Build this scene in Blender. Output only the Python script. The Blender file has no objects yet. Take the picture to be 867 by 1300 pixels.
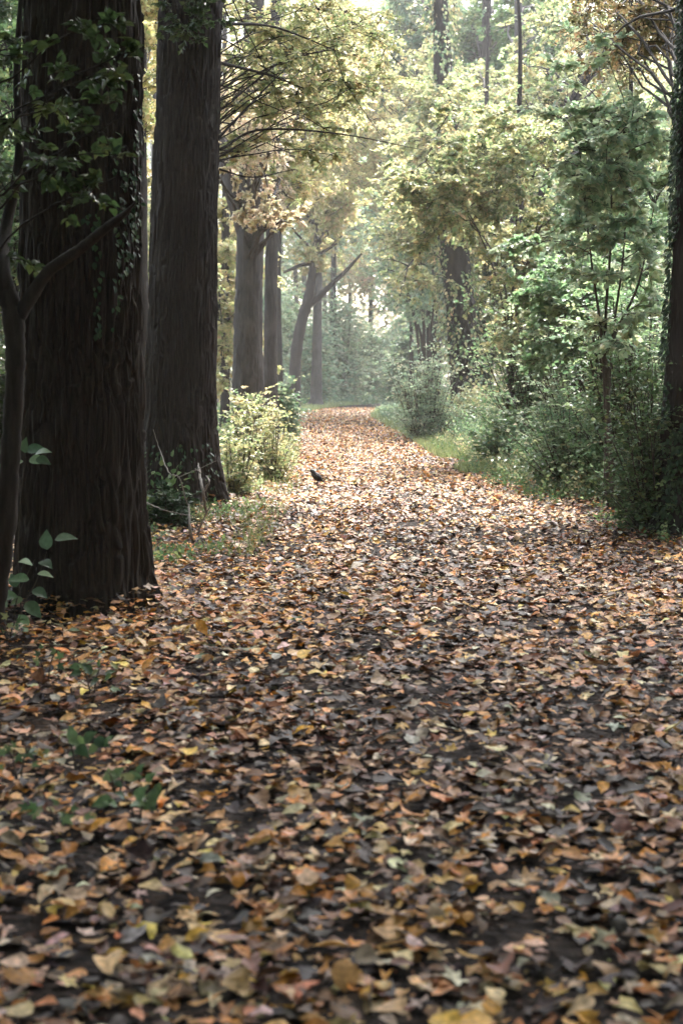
import bpy, math
import numpy as np

# ------------------------------------------------------------------ frame of reference
# camera stands on the path at the origin, 1.5 m above it, and looks along +Y
F, HX, HY, CAM_H = 1805.0, 433.5, 487.0, 1.5
def W(px, py, Y):
    return np.array([(px - HX) * Y / F, Y, CAM_H + (HY - py) * Y / F])
def WX(px, Y):
    return (px - HX) * Y / F

scene = bpy.context.scene
COL = scene.collection
rng = np.random.default_rng(11)

# ------------------------------------------------------------------ numpy noise
_lat = np.random.default_rng(5).random((256, 256))
def vnoise(u, v, pu=256, seed=0):
    u = np.asarray(u, float); v = np.asarray(v, float)
    u, v = np.broadcast_arrays(u, v)
    iu = np.floor(u).astype(int); iv = np.floor(v).astype(int)
    fu = u - iu; fv = v - iv
    fu = fu * fu * (3 - 2 * fu); fv = fv * fv * (3 - 2 * fv)
    a0 = (iu % pu + seed * 37) % 256; a1 = ((iu + 1) % pu + seed * 37) % 256
    b0 = (iv + seed * 91) % 256; b1 = (iv + 1 + seed * 91) % 256
    return (_lat[a0, b0] * (1 - fu) * (1 - fv) + _lat[a1, b0] * fu * (1 - fv)
            + _lat[a0, b1] * (1 - fu) * fv + _lat[a1, b1] * fu * fv)
def fbm(u, v, o=4, seed=0):
    s = 0; a = .5; t = 0
    for k in range(o):
        s = s + a * vnoise(u * 2 ** k, v * 2 ** k, 256, seed + k); t += a; a *= .5
    return s / t

# ------------------------------------------------------------------ terrain shape
def path_c(y):
    y = np.asarray(y, float)
    return np.interp(y, [-20, 0, 6, 12.7, 21, 37, 63, 80, 95, 105, 115, 135],
                     [.5, .5, .75, .95, .60, .35, -.3, .2, 1.7, 3.6, 6.5, 14])
def path_w(y):
    return np.interp(np.asarray(y, float), [-20, 5, 12.7, 21, 37, 63, 95, 135], [2.3, 2.3, 1.85, 1.35, 1.5, 1.7, 2.0, 2.2])
def gh(x, y):
    x = np.asarray(x, float); y = np.asarray(y, float)
    d = np.abs(x - path_c(y)) - path_w(y)
    s = np.clip(d / 3.0, 0, 1); s = s * s * (3 - 2 * s)
    h = .16 * s + .10 * (fbm(x * .35 + 40, y * .35 + 40, 3) - .5) * (.25 + s)
    h = h + .035 * (fbm(x * 1.7 + 9, y * 1.1 + 3, 2, 3) - .5)
    return h

# ------------------------------------------------------------------ mesh building
class MB:
    def __init__(s): s.v = []; s.f = []; s.c = []; s.n = 0
    def add(s, v, f, c=None):
        s.v.append(np.asarray(v, np.float32)); s.f.append(np.asarray(f, np.int64) + s.n); s.n += len(v)
        if c is not None: s.c.append(np.asarray(c, np.float32))
    def build(s, name, mat, parent=None, loc=None, smooth=True):
        v = np.concatenate(s.v)
        if loc is not None: v = v - np.asarray(loc, np.float32)
        me = bpy.data.meshes.new(name)
        me.vertices.add(len(v)); me.vertices.foreach_set('co', v.ravel())
        tot = np.concatenate([np.full(len(f), f.shape[1]) for f in s.f])
        idx = np.concatenate([f.ravel() for f in s.f])
        st = np.concatenate([[0], np.cumsum(tot)[:-1]])
        me.loops.add(len(idx)); me.loops.foreach_set('vertex_index', idx.astype(np.int32))
        me.polygons.add(len(tot)); me.polygons.foreach_set('loop_start', st.astype(np.int32))
        me.polygons.foreach_set('loop_total', tot.astype(np.int32))
        me.polygons.foreach_set('use_smooth', np.full(len(tot), smooth))
        me.update(calc_edges=True)
        if s.c:
            c = np.concatenate(s.c)
            a = me.color_attributes.new('Col', 'FLOAT_COLOR', 'POINT')
            a.data.foreach_set('color', np.concatenate([c, np.ones((len(c), 1), np.float32)], 1).ravel())
        me.materials.append(mat)
        o = bpy.data.objects.new(name, me); COL.objects.link(o)
        if parent is not None: o.parent = parent
        elif loc is not None: o.location = [float(q) for q in loc]
        return o

def tag(o, label=None, cat=None, group=None, kind=None):
    if label: o['label'] = label
    if cat: o['category'] = cat
    if group: o['group'] = group
    if kind: o['kind'] = kind
    return o
def empty(name, loc, label, cat, group=None):
    o = bpy.data.objects.new(name, None); COL.objects.link(o); o.location = [float(q) for q in loc]
    o.empty_display_size = .2
    return tag(o, label, cat, group)

def norm(a):
    return a / (np.linalg.norm(a, axis=-1, keepdims=True) + 1e-9)

def tube(mb, pts, rad, k=6):
    pts = np.asarray(pts, float); n = len(pts); rad = np.broadcast_to(np.asarray(rad, float), (n,))
    t = norm(np.gradient(pts, axis=0))
    ref = np.array([.31, .95, .05]) if abs(t[0][1]) < .8 else np.array([.97, .1, .2])
    a = norm(np.cross(t, ref)); b = np.cross(t, a)
    th = np.linspace(0, 2 * np.pi, k, endpoint=False)
    v = pts[:, None] + rad[:, None, None] * (a[:, None] * np.cos(th)[None, :, None] + b[:, None] * np.sin(th)[None, :, None])
    i = np.arange(n - 1)[:, None] * k; j = np.arange(k)[None]; j2 = (j + 1) % k
    f = np.stack([i + j, i + j2, i + k + j2, i + k + j], -1).reshape(-1, 4)
    mb.add(v.reshape(-1, 3), f)

def bez(p0, p1, p2, n):
    t = np.linspace(0, 1, n)[:, None]
    return (1 - t) ** 2 * p0 + 2 * t * (1 - t) * p1 + t * t * p2
def smooth_path(ctrl, n, wob=0, r=rng):
    ctrl = np.asarray(ctrl, float); s = np.linspace(0, len(ctrl) - 1, n)
    # Catmull-Rom
    c = np.vstack([2 * ctrl[0] - ctrl[1], ctrl, 2 * ctrl[-1] - ctrl[-2]])
    i = np.minimum(s.astype(int), len(ctrl) - 2); t = (s - i)[:, None]
    p0, p1, p2, p3 = c[i], c[i + 1], c[i + 2], c[i + 3]
    out = .5 * (2 * p1 + (p2 - p0) * t + (2 * p0 - 5 * p1 + 4 * p2 - p3) * t ** 2 + (3 * p1 - p0 - 3 * p2 + p3) * t ** 3)
    if wob: out[1:-1, :3] += r.normal(0, wob, (n - 2, 3))
    return out

# ------------------------------------------------------------------ leaf shapes
def fan(outline, curl, ridge=0.0, mid=.5):
    o = np.asarray(outline, float); n = len(o)
    v = np.zeros((n + 1, 3)); v[:n, :2] = o; v[n, :2] = (0, mid)
    z = curl(v[:, 0], v[:, 1]) + ridge * np.abs(v[:, 0]); v[:, 2] = z
    f = np.array([[n, i, (i + 1) % n] for i in range(n)])
    return v, f
SIMPLE = (np.array([[0, 0, 0], [.40, .45, .12], [0, 1, -.08], [-.40, .45, .12]], float), np.array([[0, 1, 2], [0, 2, 3]]))
SIMPLE6 = (np.array([[0, 0, 0], [.30, .22, .07], [.32, .6, .07], [0, 1.05, -.10], [-.32, .6, .07], [-.30, .22, .07], [0, .5, 0]], float),
           np.array([[6, 0, 1], [6, 1, 2], [6, 2, 3], [6, 3, 4], [6, 4, 5], [6, 5, 0]]))
def ovate_outline(w=.38, n=5, r=None):
    t = np.linspace(0, 1, n + 2)[1:-1]
    wv = w * np.sin(np.pi * t ** .75) ** .85
    R = np.stack([wv, t], 1); L = np.stack([-wv[::-1], t[::-1]], 1)
    o = np.vstack([[0, 0], R, [0, 1.06], L])
    if r is not None: o[1:] += r.normal(0, .025, o[1:].shape)
    return o
def maple_outline(r, lobes=5, depth=.52):
    angs = np.radians(np.linspace(-115, 115, lobes)); out = [(0, -.08)]
    lens = {3: [.62, .95, .62], 5: [.5, .78, 1, .78, .5]}[lobes]
    for k, (a, l) in enumerate(zip(angs, lens)):
        l = l * r.uniform(.85, 1.1)
        tip = (np.sin(a) * l, np.cos(a) * l)
        s = .13
        out.append((np.sin(a - s * 1.6) * l * .74, np.cos(a - s * 1.6) * l * .74)); out.append(tip)
        out.append((np.sin(a + s * 1.6) * l * .74, np.cos(a + s * 1.6) * l * .74))
        if k < lobes - 1:
            b = (a + angs[k + 1]) / 2; d = depth * (l + lens[k + 1]) / 2 * r.uniform(.9, 1.15)
            out.append((np.sin(b) * d, np.cos(b) * d))
    o = np.array(out) * .62; o[:, 1] += .36
    return o[::-1]
def litter_templates(r, detailed=True):
    T = []
    for k in range(16 if detailed else 8):
        a, b, c, d = r.uniform(-.5, .9), r.uniform(-.7, .6), r.uniform(-.3, .3), r.uniform(0, .3)
        ph = r.uniform(0, 6)
        curl = lambda x, y, a=a, b=b, c=c, ph=ph: a * x * x + b * (y - .5) ** 2 * .8 + c * x * (y - .5) + .03 * np.sin(9 * x + ph) + .03 * np.sin(8 * y + ph * 2)
        if detailed:
            if k % 4 == 0: o = maple_outline(r, 5, r.uniform(.45, .62))
            elif k % 4 == 1: o = maple_outline(r, 3, r.uniform(.55, .7))
            else: o = ovate_outline(r.uniform(.24, .42), 5, r)
            T.append(fan(o, curl, d))
        else:
            T.append(fan(ovate_outline(r.uniform(.28, .46), 2, r), curl, d))
    return T
OVATE = fan(ovate_outline(.36, 6), lambda x, y: -.35 * (y - .3) ** 2, .22)
MAPLE = fan(maple_outline(np.random.default_rng(2), 5, .5), lambda x, y: -.3 * (y - .4) ** 2 - .2 * x * x, .1)

def bake(mb, T, pos, d, nrm, size, col):
    """copies of a leaf shape: base pos, long axis d, normal nrm, one size and colour each"""
    v, f = T; N = len(pos)
    if N == 0: return
    y = norm(d); x = norm(np.cross(y, nrm)); z = np.cross(x, y)
    R = np.stack([x, y, z], 1)                       # N,3(axis),3
    P = np.einsum('mk,nkj->nmj', v, R) * np.asarray(size).reshape(-1, 1, 1) + pos[:, None]
    ff = (f[None] + (np.arange(N) * len(v))[:, None, None]).reshape(-1, f.shape[1])
    mb.add(P.reshape(-1, 3), ff, np.repeat(col, len(v), 0))

# ------------------------------------------------------------------ leaf colours (reflectance)
PAL = {
 'pale':    [((.26, .38, .22), 4), ((.36, .47, .28), 3), ((.44, .50, .28), 2), ((.14, .24, .14), 2), ((.55, .50, .30), 1.3)],  # reflectance raised to stand in for light on far foliage
 'green':   [((.090, .170, .055), 4), ((.130, .220, .070), 3), ((.060, .120, .045), 3), ((.30, .32, .10), 1)],
 'bright':  [((.150, .270, .110), 4), ((.220, .340, .150), 3), ((.080, .160, .070), 3), ((.40, .44, .20), 1.2)],
 'ygreen':  [((.280, .330, .120), 4), ((.400, .410, .170), 3), ((.160, .220, .080), 3), ((.60, .48, .21), 3), ((.45, .30, .13), .6)],
 'gold':    [((.60, .50, .20), 4), ((.68, .56, .28), 3), ((.38, .42, .14), 4), ((.58, .38, .18), 1), ((.2, .27, .08), 1.5)],
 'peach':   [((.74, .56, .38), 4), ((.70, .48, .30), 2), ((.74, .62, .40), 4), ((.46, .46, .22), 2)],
 'orange':  [((.30, .19, .08), 4), ((.38, .24, .10), 2), ((.16, .14, .05), 4), ((.10, .11, .04), 3)],
 'hazel':   [((.25, .330, .125), 4), ((.42, .44, .20), 3), ((.12, .190, .075), 4), ((.60, .50, .22), 3.5), ((.36, .24, .14), .8)],
 'dark':    [((.040, .070, .025), 4), ((.055, .090, .030), 3), ((.09, .11, .03), 1)],
 'ivy':     [((.030, .062, .030), 4), ((.045, .085, .035), 3), ((.07, .11, .045), 1)],
 'bluegreen': [((.085, .165, .085), 4), ((.11, .20, .10), 3), ((.17, .24, .11), 2), ((.3, .3, .14), 1)],
 'litter':  [((.64, .31, .12), 7), ((.74, .46, .25), 7), ((.60, .24, .04), 6), ((.66, .36, .07), 2), ((.70, .52, .38), 3.5),
             ((.20, .095, .05), 4), ((.085, .046, .032), 4.5), ((.040, .026, .024), 5.5), ((.34, .21, .15), 2.5), ((.22, .24, .12), .3), ((.40, .38, .29), .5)],
}
def pal(name, n, r=rng, jit=.14):
    cs = np.array([c for c, w in PAL[name]])
    if name not in ('litter', 'ivy', 'dark'):
        lum = cs @ np.array([.3, .6, .1]); cs = cs * .84 + lum[:, None] * .16 * np.array([.98, 1, .92]) 
        cs = cs * 1.08
    w = np.array([w for c, w in PAL[name]], float); w /= w.sum()
    c = cs[r.choice(len(cs), n, p=w)]
    return np.clip(c * (1 + r.normal(0, jit, (n, 1))) * (1 + r.normal(0, jit * .4, (n, 3))), .005, .8)

# ------------------------------------------------------------------ materials
def newmat(name):
    m = bpy.data.materials.new(name); m.use_nodes = True; nt = m.node_tree
    for n in list(nt.nodes):
        if n.type not in ('OUTPUT_MATERIAL', 'BSDF_PRINCIPLED'): nt.nodes.remove(n)
    return m, nt, nt.nodes['Principled BSDF'], nt.nodes['Material Output']
def leaf_mat(name, trans=.35, rough=.5, spec=.4, mottle=0.0, mscale=60):
    m, nt, p, out = newmat(name); N = nt.nodes; L = nt.links
    at = N.new('ShaderNodeAttribute'); at.attribute_name = 'Col'
    src = at.outputs['Color']
    if mottle:
        tc = N.new('ShaderNodeTexCoord'); nz = N.new('ShaderNodeTexNoise'); nz.inputs['Scale'].default_value = mscale
        nz.inputs['Detail'].default_value = 4
        L.new(tc.outputs['Object'], nz.inputs['Vector'])
        r = N.new('ShaderNodeMapRange'); r.inputs['From Min'].default_value = .35; r.inputs['From Max'].default_value = .7
        r.inputs['To Min'].default_value = 1 - mottle; r.inputs['To Max'].default_value = 1 + mottle * .3
        L.new(nz.outputs['Fac'], r.inputs['Value'])
        mx = N.new('ShaderNodeVectorMath'); mx.operation = 'SCALE'
        L.new(src, mx.inputs[0]); L.new(r.outputs['Result'], mx.inputs['Scale']); src = mx.outputs['Vector']
        bp = N.new('ShaderNodeBump'); bp.inputs['Strength'].default_value = .3; bp.inputs['Distance'].default_value = .003
        L.new(nz.outputs['Fac'], bp.inputs['Height']); L.new(bp.outputs['Normal'], p.inputs['Normal'])
    L.new(src, p.inputs['Base Color'])
    p.inputs['Roughness'].default_value = rough
    p.inputs['Specular IOR Level'].default_value = spec
    if trans:
        t = N.new('ShaderNodeBsdfTranslucent'); L.new(src, t.inputs['Color'])
        mix = N.new('ShaderNodeMixShader'); mix.inputs[0].default_value = trans
        L.new(p.outputs[0], mix.inputs[1]); L.new(t.outputs[0], mix.inputs[2]); L.new(mix.outputs[0], out.inputs['Surface'])
    return m
def bark_mat(name, c1, c2, sx=30, sz=3, bump=.02, rough=.85, moss=None):
    m, nt, p, out = newmat(name); N = nt.nodes; L = nt.links
    tc = N.new('ShaderNodeTexCoord'); mp = N.new('ShaderNodeMapping'); mp.inputs['Scale'].default_value = (sx, sx, sz)
    L.new(tc.outputs['Object'], mp.inputs['Vector'])
    nz = N.new('ShaderNodeTexNoise'); nz.inputs['Scale'].default_value = 1; nz.inputs['Detail'].default_value = 6
    nz.inputs['Roughness'].default_value = .65
    L.new(mp.outputs['Vector'], nz.inputs['Vector'])
    n2 = N.new('ShaderNodeTexNoise'); n2.inputs['Scale'].default_value = 1.3; n2.inputs['Detail'].default_value = 3
    L.new(tc.outputs['Object'], n2.inputs['Vector'])
    cr = N.new('ShaderNodeValToRGB'); cr.color_ramp.elements[0].position = .3; cr.color_ramp.elements[1].position = .72
    cr.color_ramp.elements[0].color = (*c1, 1); cr.color_ramp.elements[1].color = (*c2, 1)
    L.new(nz.outputs['Fac'], cr.inputs['Fac'])
    src = cr.outputs['Color']
    mx = N.new('ShaderNodeMix'); mx.data_type = 'RGBA'; mx.blend_type = 'MIX'
    mr = N.new('ShaderNodeMapRange'); mr.inputs['From Min'].default_value = .52; mr.inputs['From Max'].default_value = .75
    mr.inputs['To Max'].default_value = .55
    L.new(n2.outputs['Fac'], mr.inputs['Value']); L.new(mr.outputs['Result'], mx.inputs[0])
    L.new(src, mx.inputs[6]); mx.inputs[7].default_value = (*(moss or (c2[0] * 1.3, c2[1] * 1.35, c2[2] * 1.3)), 1)
    L.new(mx.outputs[2], p.inputs['Base Color'])
    bp = N.new('ShaderNodeBump'); bp.inputs['Strength'].default_value = .7; bp.inputs['Distance'].default_value = bump
    L.new(nz.outputs['Fac'], bp.inputs['Height']); L.new(bp.outputs['Normal'], p.inputs['Normal'])
    p.inputs['Roughness'].default_value = rough; p.inputs['Specular IOR Level'].default_value = .25
    return m
def soil_mat(name, c1, c2, c3, sc=3.0):
    m, nt, p, out = newmat(name); N = nt.nodes; L = nt.links
    tc = N.new('ShaderNodeTexCoord')
    n1 = N.new('ShaderNodeTexNoise'); n1.inputs['Scale'].default_value = sc; n1.inputs['Detail'].default_value = 8
    n2 = N.new('ShaderNodeTexVoronoi'); n2.inputs['Scale'].default_value = 22
    n3 = N.new('ShaderNodeTexNoise'); n3.inputs['Scale'].default_value = 35; n3.inputs['Detail'].default_value = 5
    for n in (n1, n2, n3): L.new(tc.outputs['Object'], n.inputs['Vector'])
    cr = N.new('ShaderNodeValToRGB'); cr.color_ramp.elements[0].position = .35; cr.color_ramp.elements[1].position = .65
    cr.color_ramp.elements[0].color = (*c1, 1); cr.color_ramp.elements[1].color = (*c2, 1)
    L.new(n1.outputs['Fac'], cr.inputs['Fac'])
    mx = N.new('ShaderNodeMix'); mx.data_type = 'RGBA'
    mr = N.new('ShaderNodeMapRange'); mr.inputs['From Min'].default_value = .5; mr.inputs['From Max'].default_value = .62
    mr.inputs['To Max'].default_value = .6
    L.new(n3.outputs['Fac'], mr.inputs['Value']); L.new(mr.outputs['Result'], mx.inputs[0])
    L.new(cr.outputs['Color'], mx.inputs[6]); mx.inputs[7].default_value = (*c3, 1)
    L.new(mx.outputs[2], p.inputs['Base Color'])
    ad = N.new('ShaderNodeMath'); ad.operation = 'ADD'; L.new(n3.outputs['Fac'], ad.inputs[0]); L.new(n2.outputs['Distance'], ad.inputs[1])
    bp = N.new('ShaderNodeBump'); bp.inputs['Strength'].default_value = .8; bp.inputs['Distance'].default_value = .02
    L.new(ad.outputs[0], bp.inputs['Height']); L.new(bp.outputs['Normal'], p.inputs['Normal'])
    p.inputs['Roughness'].default_value = .95; p.inputs['Specular IOR Level'].default_value = .12
    return m
def plain(name, c, rough=.6, spec=.4):
    m, nt, p, out = newmat(name); N = nt.nodes; L = nt.links
    nz = N.new('ShaderNodeTexNoise'); nz.inputs['Scale'].default_value = 25; nz.inputs['Detail'].default_value = 4
    tc = N.new('ShaderNodeTexCoord'); L.new(tc.outputs['Object'], nz.inputs['Vector'])
    mr = N.new('ShaderNodeMapRange'); mr.inputs['To Min'].default_value = .75; mr.inputs['To Max'].default_value = 1.25
    L.new(nz.outputs['Fac'], mr.inputs['Value'])
    vm = N.new('ShaderNodeVectorMath'); vm.operation = 'SCALE'; vm.inputs[0].default_value = c
    L.new(mr.outputs['Result'], vm.inputs['Scale']); L.new(vm.outputs['Vector'], p.inputs['Base Color'])
    p.inputs['Roughness'].default_value = rough; p.inputs['Specular IOR Level'].default_value = spec
    return m

M_LEAF = leaf_mat('tree_leaf', .5, .38, .5)
M_IVY = leaf_mat('ivy_leaf', .15, .5, .3)
M_NEAR = leaf_mat('near_leaf', .35, .4, .45, .25, 40)
M_LITTER = leaf_mat('litter_leaf', .10, .5, .14, .5, 55)
M_GRASS = leaf_mat('grass_blade', .3, .45, .4)
M_BARK = bark_mat('furrowed_bark', (.008, .0062, .0055), (.050, .035, .029), 55, 4.0, .012)
M_BARK_PALE = bark_mat('grey_bark', (.030, .025, .022), (.095, .080, .072), 22, 3, .012)
M_BARK_DARK = bark_mat('dark_bark', (.014, .011, .010), (.042, .031, .026), 24, 4, .012)
M_TWIG = bark_mat('twig_bark', (.040, .030, .025), (.09, .07, .055), 40, 40, .003)
M_DEAD = bark_mat('dead_wood', (.14, .12, .10), (.30, .27, .25), 60, 60, .003)
M_SOIL = soil_mat('forest_soil', (.016, .011, .009), (.040, .027, .020), (.085, .050, .03))
M_PATH = soil_mat('path_mud', (.010, .008, .008), (.026, .020, .018), (.06, .04, .03), 1.5)

# ------------------------------------------------------------------ ground and path
def grid_sheet(name, X, Y, Z, mat, kind='structure'):
    n, m = X.shape
    i = np.arange(n - 1)[:, None] * m; j = np.arange(m - 1)[None]
    f = np.stack([i + j, i + j + 1, i + m + j + 1, i + m + j], -1).reshape(-1, 4)
    mb = MB(); mb.add(np.stack([X, Y, Z], -1).reshape(-1, 3), f)
    return tag(mb.build(name, mat), kind=kind)
ys = np.concatenate([np.linspace(-40, 0, 20)[:-1], np.linspace(0, 30, 220)[:-1], np.linspace(30, 140, 200)[:-1], np.linspace(140, 600, 24)])
xs = np.concatenate([np.linspace(-250, -20, 14)[:-1], np.linspace(-20, -6, 40)[:-1], np.linspace(-6, 6, 120)[:-1], np.linspace(6, 20, 40)[:-1], np.linspace(20, 250, 14)])
X, Y = np.meshgrid(xs, ys)
far = np.clip((np.hypot(X, Y - 60) - 90) / 60, 0, 1)
g = grid_sheet('ground', X, Y, gh(X, Y) * (1 - far), M_SOIL)
tag(g, 'dark brown forest floor beside the path', 'ground')
yp = np.concatenate([np.linspace(-12, 30, 260)[:-1], np.linspace(30, 120, 200)])
U = np.linspace(-1, 1, 40)
Yp, Up = np.meshgrid(yp, U, indexing='ij')
edge = .25 * (fbm(Yp * .9, Up * 0 + (Up > 0) * 7.3, 3) - .5)
Xp = path_c(Yp) + Up * (path_w(Yp) * .95 + edge)
# the sheet lies 8 mm above the coarser ground below it
p_ = grid_sheet('path', Xp, Yp, gh(Xp, Yp) + .012 - .02 * np.abs(Up) ** 6, M_PATH)
tag(p_, 'dark muddy woodland path under fallen leaves', 'path')

# ------------------------------------------------------------------ fallen leaves
TRUNKS = [(WX(106, 9.5), 9.5, .47), (WX(232, 17.0), 17.0, .52), (WX(3, 7.9), 7.9, .1)]
def litter():
    r = np.random.default_rng(21)
    mb = MB()
    Td = litter_templates(r, True); Ts = litter_templates(r, False)
    def batch(y0, y1, dens, halfx, T, smin, smax, tilt):
        # halfx(y): half width of the strewn strip about its centre
        yy = []; xx = []
        for a in np.arange(y0, y1, 1.0):
            b = min(a + 1, y1); hw = halfx(a)
            n = int(dens * (b - a) * (hw[1] - hw[0]))
            yy.append(r.uniform(a, b, n)); xx.append(r.uniform(hw[0], hw[1], n))
        x = np.concatenate(xx); y = np.concatenate(yy)
        # bare muddy patches: drop leaves where a patch noise is low
        q = fbm(x * 1.6 + 3, y * 1.0 + 50, 4, 2)
        q2 = fbm(x * 6 + 3, y * 4 + 10, 3, 6)
        d = np.abs(x - path_c(y)) - path_w(y)
        offp = np.clip((d - .2) / 1.8, 0, 1)
        keep = r.random(len(x)) < np.clip((q - .34) * 5.0, .65, 1) * np.clip((q2 - .3) * 5, .35, 1) * (1 - .55 * offp) * (1 - .25 * np.exp(-((x - .75) / .75) ** 2) * (y < 20))
        x, y = x[keep], y[keep]; n = len(x)
        d = np.abs(x - path_c(y)) - path_w(y)
        z = gh(x, y) + .012 + r.random(n) ** 1.5 * .045
        a = r.uniform(0, 2 * np.pi, n)
        tl = r.normal(0, tilt, n); tr = r.normal(0, tilt, n)
        dr = np.stack([np.cos(a), np.sin(a), np.tan(np.clip(tl, -1, 1))], 1)
        nr = norm(np.stack([r.normal(0, tilt, n), r.normal(0, tilt, n), np.ones(n)], 1))
        s = (smin + (smax - smin) * r.beta(1.6, 1.9, n)) * np.where(r.random(n) < .2, 1.2, 1)
        z = z + np.abs(tl) * s * .45
        for tx, ty, tq in TRUNKS:
            z = z + .10 * np.exp(-np.maximum(np.hypot(x - tx, y - ty) - tq, 0) / .14)
        c = pal('litter', n, r, .24)
        # decayed dark leaves gather in some patches
        q3 = fbm(x * .9 + 30, y * .5 + 5, 3, 9)
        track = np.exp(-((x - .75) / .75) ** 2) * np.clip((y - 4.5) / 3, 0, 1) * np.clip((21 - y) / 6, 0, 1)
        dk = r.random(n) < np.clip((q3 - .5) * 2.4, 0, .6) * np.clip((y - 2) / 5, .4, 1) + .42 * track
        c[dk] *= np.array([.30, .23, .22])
        pos = np.stack([x, y, z], 1) - norm(dr) * (s * .5)[:, None]
        k = r.integers(0, len(T), n)
        for i, t in enumerate(T):
            m = k == i
            bake(mb, t, pos[m], dr[m], nr[m], s[m], c[m])
        return n
    hw_n = lambda y: (-max(1.7, .27 * y + 1.2) - .3, max(1.7, .27 * y + 1.2) + .3)
    n = batch(2.2, 12, 1000, hw_n, Td, .034, .108, .20)
    hw_m = lambda y: (max(-.27 * y - 1, -5.6), min(.27 * y + 1, 5.2))
    n += batch(12, 24, 760, hw_m, Td, .036, .096, .25)
    hw_f = lambda y: (float(path_c(y) - path_w(y)) - .9, float(path_c(y) + path_w(y)) + .7)
    n += batch(24, 45, 600, hw_f, Ts, .05, .085, .30)
    n += batch(45, 86, 260, hw_f, Ts, .07, .11, .30)
    # rotted scraps and crumbs between the leaves
    hw_c = lambda y: (-.27 * y - .8, .27 * y + .8)
    nb = 9000; yb = 2.5 + 9 * r.random(nb) ** .8; xb = r.uniform(-1, 1, nb) * (.27 * yb + .8)
    aa = r.uniform(0, 6.28, nb)
    bake(mb, Ts[3], np.stack([xb, yb, gh(xb, yb) + .014 + r.random(nb) * .01], 1), np.stack([np.cos(aa), np.sin(aa), r.normal(0, .2, nb)], 1),
         norm(np.stack([r.normal(0, .3, nb), r.normal(0, .3, nb), np.ones(nb)], 1)), r.uniform(.008, .028, nb), pal('litter', nb, r, .3) * r.uniform(.15, .8, (nb, 1)))
    # fallen twigs
    tw = MB()
    for _ in range(260):
        y = 2.8 + 14 * r.random(); x = r.uniform(-1, 1) * (.27 * y + .6); a = r.uniform(0, 6.28); ln = r.uniform(.06, .38)
        p0 = np.array([x, y]); p1 = p0 + ln * np.array([math.cos(a), math.sin(a)]); pm = (p0 + p1) / 2 + r.normal(0, ln * .08, 2)
        P = np.array([[*q, float(gh(*q)) + r.uniform(.03, .055)] for q in (p0, pm, p1)])
        tube(tw, smooth_path(P, 6), np.linspace(.0035, .0015, 6) * r.uniform(.6, 1.5), 5)
    mb.add(np.concatenate(tw.v), np.concatenate(tw.f), np.tile(np.array([[.09, .065, .05]]), (tw.n, 1)))
    # thin litter in the wood on both sides
    n += batch(24, 60, 26, lambda y: (-8 - .05 * y, float(path_c(y) - path_w(y)) - .8), Ts, .06, .10, .3)
    n += batch(24, 60, 16, lambda y: (float(path_c(y) + path_w(y)) + .6, 9), Ts, .06, .10, .3)
    o = mb.build('fallen_leaves', M_LITTER)
    tag(o, 'carpet of tan, orange and brown leaves covering the path', 'fallen leaves', kind='stuff')
litter()

# ------------------------------------------------------------------ trees
class Trunk:
    """centre line with radius, sampled by height fraction"""
    def __init__(s, pts):
        s.p = np.asarray(pts, float)
    def at_z(s, z):
        zz = s.p[:, 2]
        return np.array([np.interp(z, zz, s.p[:, k]) for k in range(4)])

def bark_trunk(pts, na, zfine, zvis, ztop, furrow=.022, cells=46, seed=0, flare=.35, flare_h=.35, lobes=5, stretch=7):
    """trunk with modelled bark ridges; pts rows x,y,z,r"""
    tr = Trunk(pts)
    z0 = tr.p[0, 2]
    zs = np.concatenate([np.arange(z0 - .15, zvis, zfine), np.linspace(zvis, ztop, 24)[1:]])
    c = np.array([tr.at_z(z) for z in zs])
    th = np.linspace(0, 2 * np.pi, na, endpoint=False)
    TH, ZZ = np.meshgrid(th, zs)
    u = TH / (2 * np.pi) * cells
    warp = 1.4 * (vnoise(TH / (2 * np.pi) * 12, ZZ * 2.2, 12, seed) - .5) + .5 * (vnoise(TH / (2 * np.pi) * 30, ZZ * 6, 30, seed + 4) - .5)
    n1 = vnoise(u + warp * .75, ZZ * stretch, cells, seed + 1)
    n2 = vnoise(u * 2 + warp * 2, ZZ * stretch * 2.6, cells * 2 if cells * 2 < 256 else 256, seed + 2)
    ridge = 1 - np.abs(2 * n1 - 1)                  # ridged: sharp plates
    h = (1 - ridge ** 2.2) * .75 + n2 * .45
    brk = np.clip((vnoise(u * .5, ZZ * 9 + 3 * warp, max(cells // 2, 2), seed + 8) - .60) * 7, 0, 1)
    h = h - .55 * brk * (ridge < .8)
    big = vnoise(TH / (2 * np.pi) * 6, ZZ * .8, 6, seed + 6) - .5
    hz = ZZ - z0
    fl = flare * np.exp(-np.maximum(hz, 0) / flare_h) * (1 + .55 * np.sin(lobes * TH + seed) + .3 * np.sin((lobes + 3) * TH + 2 * seed))
    r = c[:, 3][:, None] * (1 + fl + .05 * big) + furrow * (h - .6)
    X = c[:, 0][:, None] + r * np.cos(TH); Y = c[:, 1][:, None] + r * np.sin(TH)
    v = np.stack([X, Y, ZZ], -1).reshape(-1, 3); n = len(zs)
    i = np.arange(n - 1)[:, None] * na; j = np.arange(na)[None]; j2 = (j + 1) % na
    f = np.stack([i + j, i + j2, i + na + j2, i + na + j], -1).reshape(-1, 4)
    mb = MB(); mb.add(v, f)
    return mb, tr

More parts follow.
